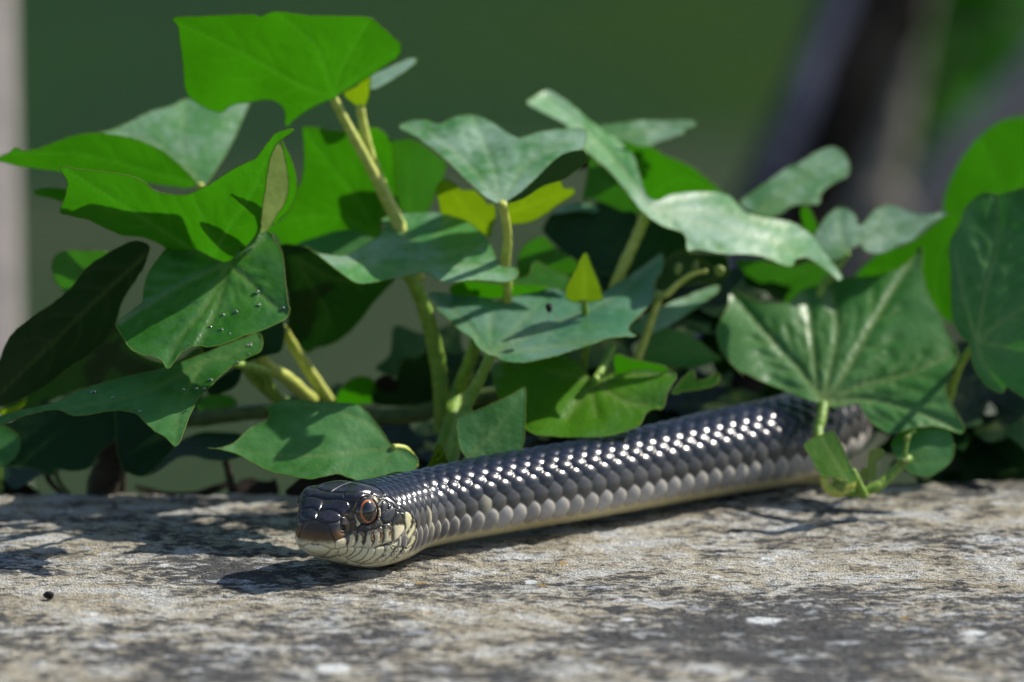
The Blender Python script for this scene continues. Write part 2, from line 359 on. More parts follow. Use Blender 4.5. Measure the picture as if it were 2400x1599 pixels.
# ------------------------------------------------------------------ snake
def build_snake():
    rp = lambda px, dep: px*dep/F
    axis = [at(738., 1238., -21.), at(776., 1222., -11.), at(850., 1229., 0.)]
    rad = [0, 0, 0]
    for (x, y, rpx) in [(982, 1197, 94), (1141, 1166, 95.5), (1332, 1134, 96), (1523, 1098, 98), (1700, 1062, 103), (1838, 1036, 106)]:
        r = rp(rpx, D0+0.05)
        for _ in range(3):
            p = on_plane(x, y, r); dep = (p-CAM) @ FWD; r = rp(rpx, dep)
        axis.append(p); rad.append(r)
    p = axis[-1]; r = rad[-1]
    for d in [(0.011, 0.014, 0.001), (0.0165, 0.034, 0.0015), (0.015, 0.058, -0.003), (0.008, 0.078, -0.02), (0.0, 0.088, -0.05), (-0.006, 0.092, -0.10), (-0.02, 0.096, -0.16)]:
        axis.append(p+np.array(d)); rad.append(r)
    rad[-1] = 0.004; rad[-2] = 0.009
    axis = np.array(axis); rad = np.array(rad)
    dense = catmull(axis, 60); seg = np.linalg.norm(np.diff(dense, axis=0), axis=1); S = np.concatenate([[0], np.cumsum(seg)])*1000.0
    S_key = S[np.minimum(np.arange(len(axis))*60, len(S)-1)]
    # stations (mm from the snout)
    s_end = S[-1]
    t0 = np.linspace(0.01, math.sqrt(3.0), 46)**2
    st = np.concatenate([t0, np.arange(3.12, 50, 0.125), np.arange(50, min(205, s_end-30), 0.2), np.linspace(min(205, s_end-30), s_end, 90)])
    C = np.stack([np.interp(st, S, dense[:, k]) for k in range(3)], -1)
    # smoothed tangent
    e = 2.0
    def pos(s): return np.stack([np.interp(s, S, dense[:, k]) for k in range(3)], -1)
    T = pos(np.minimum(st+e, s_end)) - pos(np.maximum(st-e, 0)); T /= np.linalg.norm(T, axis=1)[:, None]
    Z = np.array([0, 0, 1.0])
    Sd = np.cross(T, Z); nrm = np.linalg.norm(Sd, axis=1)[:, None]
    Sd = Sd/nrm; U = np.cross(Sd, T)
    # cross-sections: 9 points from crown to belly, mm
    keys = {
        0.0: [(0, -.6)]*9,
        0.35: [(0, 2.3), (1.5, 2.1), (2.8, 1.2), (3.5, -.2), (3.8, -1.7), (3.7, -3.2), (3.0, -4.5), (1.6, -5.2), (0, -5.4)],
        2.0: [(0, 3.3), (2.4, 3.1), (4.4, 2.1), (5.4, .4), (5.9, -1.5), (5.9, -3.8), (5.0, -5.8), (2.9, -6.9), (0, -7.2)],
        6.0: [(0, 5.4), (3.6, 5.3), (6.2, 4.5), (7.1, 2.2), (7.6, -.8), (7.9, -4), (6.9, -6.9), (4.2, -8.7), (0, -9.2)],
        11.0: [(0, 8.5), (4.6, 8.7), (8.6, 8.1), (9.8, 5), (10.1, .8), (10.0, -3.6), (8.8, -7.2), (5.4, -9.8), (0, -10.6)],
        18.0: [(0, 11.5), (4.9, 11.1), (9.3, 8.9), (11.6, 5), (12.5, .5), (12.4, -4), (10.8, -7.9), (6.6, -10.5), (0, -11.2)],
        25.0: [(0, 11.6), (5, 11.1), (9.6, 8.9), (12.6, 5.2), (13.5, .4), (13.2, -4.6), (11, -8.6), (6.6, -11.0), (0, -11.6)],
        34.0: [(0, 11.4), (4.8, 10.8), (9.2, 8.8), (12.0, 5), (12.7, .3), (12.1, -4.6), (9.9, -8.6), (5.9, -11), (0, -11.7)],
    }
    ks = sorted(keys); KT = [math.sqrt(k) for k in ks]; KS = [np.array(keys[k], float) for k in ks]
    ang = np.arange(9)*np.pi/8
    circ = np.stack([np.sin(ang), np.cos(ang)], -1); circ[6:, 1] = np.array([-.70, -.90, -.95]); circ[5, 0] *= 1.02
    for s in [49.0] + list(S_key[4:]) + [s_end+1]:
        r = np.interp(s, S_key[3:], rad[3:])*1000
        KT.append(math.sqrt(s)); KS.append(circ*r)
    KT = np.array(KT); KS = np.array(KS)
    def pchip(x, X, Y):                         # monotone cubic, Y (n, ...)
        h = np.diff(X); d = np.diff(Y, axis=0)/h.reshape(-1, *([1]*(Y.ndim-1)))
        m = np.zeros_like(Y); m[0] = d[0]; m[-1] = d[-1]
        w1 = (2*h[1:]+h[:-1]).reshape(-1, *([1]*(Y.ndim-1))); w2 = (h[1:]+2*h[:-1]).reshape(-1, *([1]*(Y.ndim-1)))
        with np.errstate(divide='ignore', invalid='ignore'):
            hm = (w1+w2)/(w1/d[:-1]+w2/d[1:])
        m[1:-1] = np.where(d[:-1]*d[1:] > 0, hm, 0)
        i = np.clip(np.searchsorted(X, x)-1, 0, len(X)-2); hh = h[i]; t = (x-X[i])/hh
        sh = (-1, *([1]*(Y.ndim-1))); t = t.reshape(sh); hh = hh.reshape(sh)
        return (2*t**3-3*t**2+1)*Y[i] + (t**3-2*t**2+t)*hh*m[i] + (-2*t**3+3*t**2)*Y[i+1] + (t**3-t**2)*hh*m[i+1]
    sec = pchip(np.sqrt(st), KT, KS)             # (n, 9, 2)
    full = np.concatenate([sec, sec[:, 7:0:-1]*np.array([-1, 1])], 1)      # 16 points round
    NV = 440
    v = np.arange(NV)*16.0/NV; i1 = np.floor(v).astype(int); t = (v-i1)[None, :, None]
    p0, p1, p2, p3 = full[:, (i1-1) % 16], full[:, i1 % 16], full[:, (i1+1) % 16], full[:, (i1+2) % 16]
    q = 0.5*(2*p1+(-p0+p2)*t+(2*p0-5*p1+4*p2-p3)*t*t+(-p0+3*p1-3*p2+p3)*t**3)
    X = q[..., 0]; Zs = q[..., 1]
    P = C[:, None, :] + (X[..., None]*Sd[:, None, :] + Zs[..., None]*U[:, None, :])/1000.0
    # nose overhang bends the first rings forward a little at the middle: none
    def normals(P):
        du = np.gradient(P, axis=0); dv = (np.roll(P, -1, 1)-np.roll(P, 1, 1))
        n = np.cross(dv, du); n /= np.linalg.norm(n, axis=2)[..., None]+1e-15
        out = P - C[:, None, :]
        sgn = np.sign((n*out).sum(2)); sgn[sgn == 0] = 1
        return n*sgn[..., None]
    Nn = normals(P)
    ns = len(st)
    phi = np.where(v <= 8, v, 16-v)/8*np.pi                     # 0 crown .. pi belly
    PHI = np.broadcast_to(phi, (ns, NV)); SS = np.broadcast_to(st[:, None], (ns, NV))
    side = np.broadcast_to(np.where(v <= 8, 1, -1), (ns, NV))
    # ---- body scales: overlapping rounded shingles
    pitch = lambda s: 2.5 + 2.45*smooth01(24, 66, s)
    sg = np.linspace(0, s_end+5, 4000); Ug = np.concatenate([[0], np.cumsum(np.diff(sg)/pitch(sg[:-1]))])
    UU = np.interp(SS, sg, Ug)
    rows = np.radians([0, 15, 30.5, 46.5, 63.5, 82.5, 108.5]); half = np.radians([16.5, 17, 17.5, 18.5, 20.5, 23.5, 26])
    best = np.full((ns, NV), -1e9); bid = np.zeros((ns, NV, 2), int); ba = np.zeros((ns, NV)); bb = np.zeros((ns, NV)); br = np.ones((ns, NV))
    sphi = PHI*side
    for k in range(-6, 7):
        kc = rows[abs(k)]*(1 if k >= 0 else -1); B = half[abs(k)]
        near = np.abs(sphi-kc) < B*1.01
        cols = np.where(near.any(0))[0]
        if not len(cols): continue
        u = UU[:, cols] - 0.5*(k % 2); base = np.floor(u)
        b = (sphi[:, cols]-kc)/B
        for d in (-1, 0, 1):
            uc = base+d+0.5
            a = (u-uc)/0.80
            r = (np.abs(a)**1.9+np.abs(b)**1.9)**(1/1.9)
            jit = 0.05*np.sin(uc*12.9898+k*78.233)
            h = np.where(r < 1, 0.26*a + (1.10+(.10 if abs(k) == 6 else 0))*(1-r**2.0) + jit - 0.70, -1e9)
            bet = h > best[:, cols]
            for arr, val in ((best, h), (ba, a), (bb, b*(1 if k >= 0 else -1)), (br, r)):
                sub = arr[:, cols]; sub[bet] = val[bet]; arr[:, cols] = sub
            sub = bid[:, cols]; sub[bet] = np.stack([np.broadcast_to(uc, bet.shape)[bet].astype(int), np.full(bet.sum(), k)], -1); bid[:, cols] = sub
    # ventral plates
    frac = UU-np.floor(UU)
    vent = (PHI > np.radians(124))
    vh = 0.14*frac - 0.42
    hh = np.where(best > -1e8, best, -0.6)
    hh = np.where(vent & (vh > hh), vh, hh)
    isv = vent & (vh >= hh)
    psc = (pitch(SS)/4.9)**0.8
    disp = hh*psc*0.92
    # colour
    ak = np.abs(bid[..., 1]); rnd = np.modf(np.abs(np.sin(bid[..., 0]*127.1+bid[..., 1]*311.7)*43758.5))[0]; rnd2 = np.modf(np.abs(np.sin(bid[..., 0]*269.5+bid[..., 1]*183.3)*21358.5))[0]
    colr = np.zeros((ns, NV, 3))
    pal = np.array([(.011, .016, .038), (.011, .016, .038), (.012, .017, .038), (.016, .020, .036), (.022, .025, .032), (.075, .074, .075), (.37, .352, .345)])  # blue tint of the upper rows adds reflected-sky sheen
    colr[:] = pal[ak]*(0.75+0.5*rnd)[..., None]
    sk = np.array((.010, .010, .011)); cream = np.array((.78, .68, .40)); creamw = np.array((.74, .70, .50)); edgec = np.array((.66, .61, .50))
    def blend(mask, c):
        nonlocal colr
        colr = colr*(1-mask[..., None])+np.asarray(c)*mask[..., None]
    # lowest row: pale rear margin, yellowish foot
    e6 = (ak == 6)*smooth01(.42, .62, br)*smooth01(-.1, .35, ba)
    blend(e6*0.75, edgec)
    blend((ak == 6)*smooth01(.35, .95, bb)*0.85, cream)
    e5 = (ak == 5)*smooth01(.45, .7, br)*smooth01(0, .4, ba)*(rnd2 > .35)
    blend(e5*0.45, (.16, .15, .12))
    # throat and neck: cream flecks on the lower rows
    nk = 1-smooth01(48, 80, SS)
    fleck = (ak >= 5)*nk*smooth01(-.2, .9, ba+0.9*(rnd-.5))*(rnd2 > (.80-.40*(ak-5)))
    blend(np.clip(fleck, 0, 1)*0.8, creamw)
    core = (ak == 6)*nk*(1-smooth01(.35, .75, br))
    blend(core*0.8, (.05, .05, .055))
    gap = (best < -1e8) & ~isv
    blend(gap.astype(float), sk)
    blend(smooth01(.60, .76, br)*(ak < 6)*(~isv)*0.85, sk)
    blend(smooth01(.62, .76, br)*(ak == 6)*(bb < .45)*(~isv)*0.8, (.03, .028, .026))
    blend(isv.astype(float), cream*(0.9)) 
    blend(isv*smooth01(.90, 1.0, frac)*0.5, (.30, .26, .17))
    blend(isv*(1-smooth01(40, 70, SS))*0.6, (.74, .70, .50))
    # ---- head plates traced as outlines on the near cheek, mirrored to the other
    hx = P[:, :NV//2+1]; nh = hx.shape[1]
    px, py, _ = project(hx.reshape(-1, 3)); cx = ((px-660)*5.35).reshape(ns, nh); cy = ((py-1080)*5.35).reshape(ns, nh)
    hmask = (st < 46)
    D_ = (.017, .017, .026); BR = (.050, .033, .020); CR = (.76, .69, .47); GR = (.040, .042, .046)
    plates = [
      ('ros', [(430,728),(500,768),(560,840),(620,930),(660,1000),(672,1060),(665,1100),(600,1092),(540,1064),(480,1050),(430,1052),(380,1085),(330,1100),(200,1080),(200,760),(370,750)], 0),
      ('cream', [(330,1108),(380,1092),(430,1060),(480,1057),(540,1074),(612,1112),(566,1168),(500,1200),(420,1205),(330,1190)], 0),
      ('dark', [(432,708),(470,658),(540,620),(620,612),(690,640),(750,690),(760,715),(720,755),(650,770),(570,775),(500,757),(430,720),(380,700)], 1),
      ('dark', [(478,645),(500,580),(560,515),(620,488),(700,482),(780,492),(830,520),(850,560),(860,600),(815,648),(762,688),(690,634),(620,606),(540,614),(440,640),(430,600)], 1),
      ('dark', [(400,478),(585,478),(700,476),(788,484),(786,440),(775,402),(600,392),(450,400)], 0),
      ('dark', [(795,484),(840,492),(900,492),(1000,472),(1080,452),(1130,432),(1105,402),(1000,390),(900,392),(785,402)], 0),
      ('dark', [(560,386),(780,396),(1000,384),(1112,396),(1150,430),(1245,470),(1262,400),(1200,335),(1050,285),(800,250),(560,250)], 1),
      ('nas', [(505,760),(572,785),(700,772),(738,762),(742,820),(748,875),(762,905),(800,910),(808,932),(760,968),(690,1000),(668,1000),(630,930),(580,840),(545,792)], 0),
      ('brown', [(765,700),(830,722),(858,770),(868,840),(842,896),(804,902),(765,885),(744,830),(746,755)], 0),
      ('brown', [(856,750),(900,732),(928,780),(920,850),(882,868),(868,830)], 0),
      ('brown', [(764,692),(818,652),(862,604),(898,690),(908,722),(852,742),(832,716)], 0),
      ('brown', [(866,600),(900,560),(1000,500),(1050,478),(1000,545),(960,610),(915,640),(902,690)], 0),
      ('spot', [(918,640),(955,612),(958,680),(984,740),(988,792),(952,830),(930,800),(938,770),(914,700)], 0),
      ('spot2', [(1140,460),(1190,452),(1240,520),(1248,572),(1200,600),(1182,560),(1160,500)], 0),
      ('spot', [(1195,600),(1240,604),(1245,680),(1218,712),(1186,660)], 0),
      ('grey', [(1252,572),(1262,502),(1300,500),(1342,540),(1332,598),(1284,655),(1250,676)], 0),
      ('grey', [(1252,690),(1334,612),(1382,562),(1440,622),(1408,700),(1362,772),(1282,780)], 0),
      ('grey', [(1268,490),(1290,430),(1340,440),(1420,500),(1450,560),(1440,610),(1388,552),(1345,530),(1305,492)], 0),
      ('grey', [(1150,424),(1180,370),(1262,392),(1282,430),(1262,488),(1240,500),(1190,448)], 0),
      ('grey', [(1450,610),(1470,560),(1520,590),(1560,640),(1530,660),(1500,650)], 0),
      ('temp', [(1370,772),(1414,700),(1448,636),(1500,660),(1538,740),(1546,850),(1512,920),(1420,1012),(1404,960),(1404,870)], 0),
      ('tempr', [(1550,650),(1590,640),(1640,700),(1640,780),(1600,860),(1550,920),(1530,930),(1556,850),(1546,740)], 0),
      ('tempr', [(1650,710),(1690,760),(1690,840),(1640,930),(1590,1000),(1560,960),(1610,880),(1650,790)], 0),
      ('cream', [(1420,1025),(1512,935),(1552,960),(1530,1010),(1450,1080),(1400,1080),(1350,1040)], 0),
      ('cream', [(1540,1020),(1580,930),(1630,940),(1610,1000),(1540,1080),(1500,1060)], 0),
      ('tempr', [(1600,1030),(1650,940),(1690,900),(1690,980),(1640,1060),(1560,1110),(1550,1085)], 0),
      ('sl', [(676,1012),(760,974),(830,922),(848,894),(848,960),(838,1040),(818,1080),(740,1092),(676,1102)], 0),
      ('sl', [(856,890),(900,872),(938,882),(952,950),(928,1040),(888,1080),(826,1082),(848,1000)], 0),
      ('sl', [(946,880),(990,876),(1038,902),(1053,950),(1042,1020),(1008,1080),(896,1082),(936,1040),(960,960)], 0),
      ('sl', [(1048,884),(1110,872),(1158,940),(1158,1020),(1118,1084),(1016,1084),(1050,1020),(1060,950)], 0),
      ('sl', [(1118,872),(1180,858),(1262,830),(1283,920),(1268,1020),(1220,1070),(1126,1084),(1166,1020),(1166,940)], 0),
      ('sl', [(1282,802),(1368,790),(1398,880),(1410,980),(1392,1020),(1310,1040),(1230,1066),(1276,1020),(1292,920),(1274,830)], 0),
      ('grey', [(944,866),(1000,802),(1038,822),(1042,888),(990,870)], 0),
      ('greyl', [(1046,828),(1120,822),(1176,742),(1214,716),(1262,760),(1268,820),(1180,850),(1110,865),(1050,876)], 0),
      ('il', [(616,1118),(680,1108),(708,1112),(700,1150),(660,1190),(600,1215),(530,1208),(572,1168)], 0),
      ('il', [(716,1108),(818,1088),(824,1120),(790,1165),(706,1180),(706,1150)], 0),
      ('il', [(828,1088),(912,1084),(912,1130),(850,1188),(780,1206),(700,1200),(800,1172),(830,1120)], 0),
      ('il', [(920,1084),(1002,1088),(1002,1112),(958,1168),(866,1222),(800,1225),(858,1192),(918,1132)], 0),
      ('il', [(1010,1092),(1083,1100),(1078,1140),(1010,1228),(930,1268),(870,1262),(850,1240),(964,1172),(1008,1114)], 0),
      ('il', [(1090,1104),(1172,1100),(1160,1180),(1080,1250),(990,1284),(940,1272),(1018,1230),(1084,1142)], 0),
      ('il', [(1180,1098),(1280,1072),(1290,1130),(1240,1200),(1150,1260),(1060,1290),(1010,1286),(1090,1250),(1168,1182)], 0),
      ('ilk', [(1290,1070),(1400,1050),(1420,1090),(1370,1170),(1290,1240),(1200,1270),(1170,1260),(1250,1200),(1298,1132)], 0),
      ('ilk', [(1430,1094),(1500,1070),(1530,1090),(1480,1160),(1400,1230),(1320,1270),(1250,1280),(1300,1244),(1380,1174)], 0),
      ('ilk', [(1540,1096),(1600,1050),(1640,1070),(1590,1150),(1500,1220),(1420,1260),(1350,1280),(1410,1234),(1490,1164)], 0),
      ('chin', [(520,1214),(600,1224),(680,1196),(760,1190),(830,1232),(800,1280),(700,1280),(600,1260)], 0),
      ('chin', [(838,1240),(920,1276),(1000,1292),(960,1320),(860,1320),(800,1290)], 0),
      ('chin', [(1000,1296),(1100,1296),(1200,1278),(1240,1290),(1180,1320),(1080,1340),(970,1324)], 0),
      ('chin', [(330,1196),(420,1212),(500,1210),(590,1268),(500,1270),(330,1240)], 0),
    ]
    plates = [(k, catmull(np.array(p, float), 3, True), m) for k, p, m in plates]
    hs = np.where(hmask)[0]; qx = cx[hs].ravel(); qy = cy[hs].ravel(); xl = X[:, :nh][hs].ravel(); sv = np.repeat(st[hs], nh)
    phv = np.tile(phi[:nh], len(hs))
    pd = np.full(len(qx), -1.0); pid = np.full(len(qx), -1, int)
    for i, (k, poly, mid) in enumerate(plates):
        bx = (qx > poly[:, 0].min()) & (qx < poly[:, 0].max()) & (qy > poly[:, 1].min()) & (qy < poly[:, 1].max()) & (pid < 0)
        if k in ('ros', 'cream', 'dark', 'nas'): bx &= sv < 24
        w_ = np.where(bx)[0]
        if not len(w_): continue
        x = qx[w_]; y = qy[w_]; ins = np.zeros(len(w_), bool); dm = np.full(len(w_), 1e9)
        for j in range(len(poly)):
            x1, y1 = poly[j]; x2, y2 = poly[(j+1) % len(poly)]
            cond = (y1 > y) != (y2 > y)
            with np.errstate(divide='ignore', invalid='ignore'):
                ins ^= cond & (x < (x2-x1)*(y-y1)/(y2-y1)+x1)
            dx, dy = x2-x1, y2-y1; L = dx*dx+dy*dy+1e-9; tt_ = np.clip(((x-x1)*dx+(y-y1)*dy)/L, 0, 1)
            dm = np.minimum(dm, np.hypot(x-x1-tt_*dx, y-y1-tt_*dy))
        if mid: dm = np.minimum(dm, np.abs(xl[w_])*40)
        w2 = w_[ins]; pid[w2] = i; pd[w2] = dm[ins]
    hd = np.where(pid >= 0, 0.34*(1-np.exp(-np.maximum(pd, 0)/8.0)) + 0.20*(1-np.exp(-np.maximum(pd, 0)/50.0)), 0.0)
    hc = np.zeros((len(qx), 3)); hc[:] = (.03, .027, .022)
    rn = vnoise(qx/16, qy/16, 5); rn2 = vnoise(qx/6, qy/6, 8)
    for i, (k, poly, mid) in enumerate(plates):
        w_ = np.where(pid == i)[0]
        if not len(w_): continue
        x = qx[w_]; y = qy[w_]; fx = (x-poly[:, 0].min())/np.ptp(poly[:, 0]); fy = (y-poly[:, 1].min())/np.ptp(poly[:, 1]); n1 = rn[w_]
        def L(m, a, b): return np.asarray(a)*(1-m[:, None])+np.asarray(b)*m[:, None]
        if k == 'ros': c = L(smooth01(850, 985, y+12*n1), D_, (.10, .050, .018)); c = L(smooth01(985, 1065, y+12*n1), c, CR)
        elif k == 'nas': c = L(smooth01(820, 960, y+14*n1+.1*(x-700)), D_, (.16, .085, .03))
        elif k == 'brown': c = L(smooth01(-.2, .9, fy+.3*n1), D_, (.085, .06, .03))
        elif k in ('spot',): c = L(smooth01(.70, .92, fx+.2*n1), CR, D_)
        elif k == 'spot2': c = L(smooth01(.42, .62, fx+.3*n1), (.5, .45, .28), D_)
        elif k == 'grey': c = L(smooth01(-.5, .8, n1), (.022, .024, .030), GR)
        elif k == 'greyl': c = L(smooth01(.1, .5, n1), (.05, .05, .052), (.16, .15, .13))
        elif k == 'temp': c = L(smooth01(792, 830, y+22*n1), (.018, .016, .012), CR)
        elif k == 'tempr': c = L(smooth01(.45, .75, np.abs(fx-.45)*1.6+.25*n1), (.62, .58, .34), (.05, .045, .03))
        elif k == 'sl':
            c = L(smooth01(.60, .74, fx+.22*(.5-fy)+.16*n1), CR, (.020, .017, .013)); c = L(1-smooth01(.14, .36, fy+.12*n1), c, (.05, .048, .046)); c = L(smooth01(.3, .6, n1)*.5, c, (.42, .26, .11))
        elif k == 'ilk': c = L(smooth01(.05, .5, n1+.5*rn2[w_]), (.72, .69, .49), (.10, .10, .09))
        elif k == 'il': c = L(smooth01(.45, .8, n1)*.5, (.76, .72, .51), (.55, .43, .23))
        elif k in ('cream', 'chin'): c = L(smooth01(.4, .8, n1)*.4, (.77, .72, .50), (.56, .47, .28))
        else: c = L(smooth01(-.6, .8, n1), (.016, .016, .028), (.028, .028, .044))  # blue tint puts reflected sky into the crown plates
        line = 1-smooth01(3.0, 8.5, pd[w_])
        hc[w_] = L(line*.8, c, (.02, .017, .014))
    # unplated skin: chin is cream, the rear of the head takes the body's scales
    un = pid < 0
    rear = smooth01(19, 23, sv)
    chin = un & (phv > np.radians(118)) & (sv < 40)
    hc[chin & (rear < .5)] = (.70, .65, .45)
    hd_full = np.zeros((len(hs), NV)); hc_full = np.zeros((len(hs), NV, 3)); use = np.zeros((len(hs), NV))
    hd2 = hd.reshape(len(hs), nh); hc2 = hc.reshape(len(hs), nh, 3)
    u2 = np.where(un & (rear > .5), 0.0, 1.0).reshape(len(hs), nh)
    mir = (NV-np.arange(NV)) % NV; idx = np.where(np.arange(NV) <= NV//2, np.arange(NV), mir)
    hd_full = hd2[:, idx]; hc_full = hc2[:, idx]; use = u2[:, idx]
    disp[hs] = np.where(use > .5, hd_full-0.25, disp[hs]); colr[hs] = np.where(use[..., None] > .5, hc_full, colr[hs])
    # nostril pits
    nearP = P[:, :nh].reshape(-1, 3)
    def find(cx0, cy0):
        dd = np.hypot(qx-cx0, qy-cy0); dd[Nn[:len(hs), :nh].reshape(-1, 3) @ (CAM/np.linalg.norm(CAM)) < 0] = 1e9
        i = int(np.argmin(dd)); return hs[i//nh], i % nh
    ni, nj = find(778, 842)
    for j in (nj, (NV-nj) % NV):
        d = np.linalg.norm(P-P[ni, j], axis=2)*1000
        m = 1-smooth01(.35, 1.0, d); disp -= 0.9*m
        colr = colr*(1-0.8*m[..., None])+np.array((.01, .008, .006))*0.8*m[..., None]
    # eye sockets
    ei, ej = find(1078, 632)
    eyes = []
    for j, sg_ in ((ej, 1), ((NV-ej) % NV, -1)):
        c = P[ei, j]; nrm = Sd[ei]*sg_ - 0.30*T[ei] + 0.10*U[ei]; nrm /= np.linalg.norm(nrm)
        rel = P-c; ax = rel @ nrm; rad_ = np.linalg.norm(rel-ax[..., None]*nrm, axis=2)*1000
        near = (np.linalg.norm(rel, axis=2) < .007)
        m = near*(1-smooth01(3.2, 3.75, rad_)); disp = disp*(1-m) - 1.9*m
        ring = near*np.exp(-((rad_-4.15)/.45)**2); disp += .28*ring
        drk = near*(1-smooth01(3.5, 3.95, rad_)); colr = colr*(1-drk[..., None])+np.array((.010, .009, .008))*drk[..., None]
        eyes.append((c-nrm*0.0027, nrm))
    disp = disp*smooth01(0, .6, SS)
    P2 = P + Nn*disp[..., None]/1000.0
    V = np.vstack([P2.reshape(-1, 3), P2[0].mean(0)[None], P2[-1].mean(0)[None]])
    ii = (np.arange(ns-1)[:, None]*NV+np.arange(NV)[None, :]); jj = (np.arange(ns-1)[:, None]*NV+(np.arange(NV)+1) % NV)
    Fq = np.stack([ii, jj, jj+NV, ii+NV], -1).reshape(-1, 4)
    a0 = len(V)-2; j = np.arange(NV); j1 = (j+1) % NV
    Ft = np.vstack([np.stack([Fq[:, 0], Fq[:, 1], Fq[:, 2]], -1), np.stack([Fq[:, 0], Fq[:, 2], Fq[:, 3]], -1), np.stack([np.full(NV, a0), j1, j], -1), np.stack([np.full(NV, a0+1), (ns-1)*NV+j, (ns-1)*NV+j1], -1)])
    colv = np.vstack([colr.reshape(-1, 3), colr[0].mean(0)[None], colr[-1].mean(0)[None]])
    n = N('snake_skin')
    ca = n.attr('skin').outputs['Color']; co = n.coord(); f = n.noise(2600, 2, .5, co); g = n.noise(700, 2, .5, co)
    c = n.mix(n.math('MULTIPLY', n.math('SUBTRACT', g, .52), .5, True), ca, (.08, .08, .08))
    p = n.pbsdf(c, n.math('ADD', n.math('MULTIPLY', f, .12), .15), .60, n.bump(f, .06, .0002))
    p.inputs['Thin Film Thickness'].default_value = 0.0
    mat = n.done(p.outputs[0])
    root = empty('snake', (0.06, 0.05, 0.0), 'dark glossy whip snake with cream lips and orange-ringed eye lying on stone', 'snake')
    me = mesh_np('body', V, Ft[:, ::-1], [mat], attrs={'skin': ('FLOAT_COLOR', colv)})
    body = make_obj('body', me, root)
    # eyes
    def gloss(name, col):
        n = N(name); co = n.coord(); f = n.noise(1500, 2, .5, co)
        c = n.mix(n.math('MULTIPLY', f, .4), col, tuple(x*.6 for x in col))
        p = n.pbsdf(c, .06, .6); p.inputs['Coat Weight'].default_value = 1.0; p.inputs['Coat Roughness'].default_value = .02
        return n.done(p.outputs[0])
    me_ = {'rim': gloss('eye_rim', (.020, .014, .010)), 'iris': gloss('eye_iris', (.55, .16, .03)), 'pupil': gloss('eye_pupil', (.004, .004, .006))}
    def cap(c, nrm, R, a0, a1, name, mat, parent, nu=48, nr=14):
        nrm = nrm/np.linalg.norm(nrm); a = np.cross(nrm, Z); a /= np.linalg.norm(a); b = np.cross(a, nrm)
        vs = []
        for i in range(nr+1):
            th = a0+(a1-a0)*i/nr
            for k in range(nu):
                ph = 2*np.pi*k/nu
                d = np.cos(th)*nrm+np.sin(th)*(0.93*np.cos(ph)*a+np.sin(ph)*b)
                vs.append(c+R*d)
        fs = [(i*nu+k, i*nu+(k+1) % nu, (i+1)*nu+(k+1) % nu, (i+1)*nu+k) for i in range(nr) for k in range(nu)]
        return make_obj(name, mesh_py(name, vs, fs, [mat]), parent)
    for c, nrm in eyes:
        R = .00445
        e = cap(c, nrm, R, .02, 2.2, 'eye', me_['rim'], root)
        e['label'] = 'round eye with thin orange ring round a black pupil'
        cap(c, nrm, R+.00003, .02, .78, 'iris', me_['iris'], e)
        cap(c, nrm, R+.00006, .0, .655, 'pupil', me_['pupil'], e)
    return root
build_snake()

# ------------------------------------------------------------------ ivy
CROPS = {'F': (0, 0, 1/1.02), 'C3': (1600, 850, 2.9425), 'C4': (0, 0, 2.614), 'C5': (0, 540, 2.376), 'C6': (600, 180, 3.0157),
         'B1': (600, 560, 2.657), 'B2': (1200, 180, 2.9425), 'B3': (1000, 560, 3.0153), 'B4': (1640, 260, 2.2395)}
def cr(c, pts):
    ox, oy, k = CROPS[c]; p = np.asarray(pts, float).reshape(-1, 2)
    return np.stack([ox+p[:, 0]/k, oy+p[:, 1]/k], -1)
def inside(poly, x, y):
    ins = np.zeros(len(x), bool)
    for j in range(len(poly)):
        x1, y1 = poly[j]; x2, y2 = poly[(j+1) % len(poly)]
        c = (y1 > y) != (y2 > y)
        with np.errstate(divide='ignore', invalid='ignore'):
            ins ^= c & (x < (x2-x1)*(y-y1)/(y2-y1)+x1)
    return ins
def seg_dist(poly, x, y, closed=True):
    d = np.full(len(x), 1e9); n = len(poly); best_t = np.zeros(len(x))
    for j in range(n if closed else n-1):
        x1, y1 = poly[j]; x2, y2 = poly[(j+1) % n]; dx, dy = x2-x1, y2-y1
        t = np.clip(((x-x1)*dx+(y-y1)*dy)/(dx*dx+dy*dy+1e-9), 0, 1)
        dd = np.hypot(x-x1-t*dx, y-y1-t*dy); m = dd < d
        d[m] = dd[m]; best_t[m] = (j+t[m])/max(1, n-1)
    return d, best_t
leaf_seed = [100]
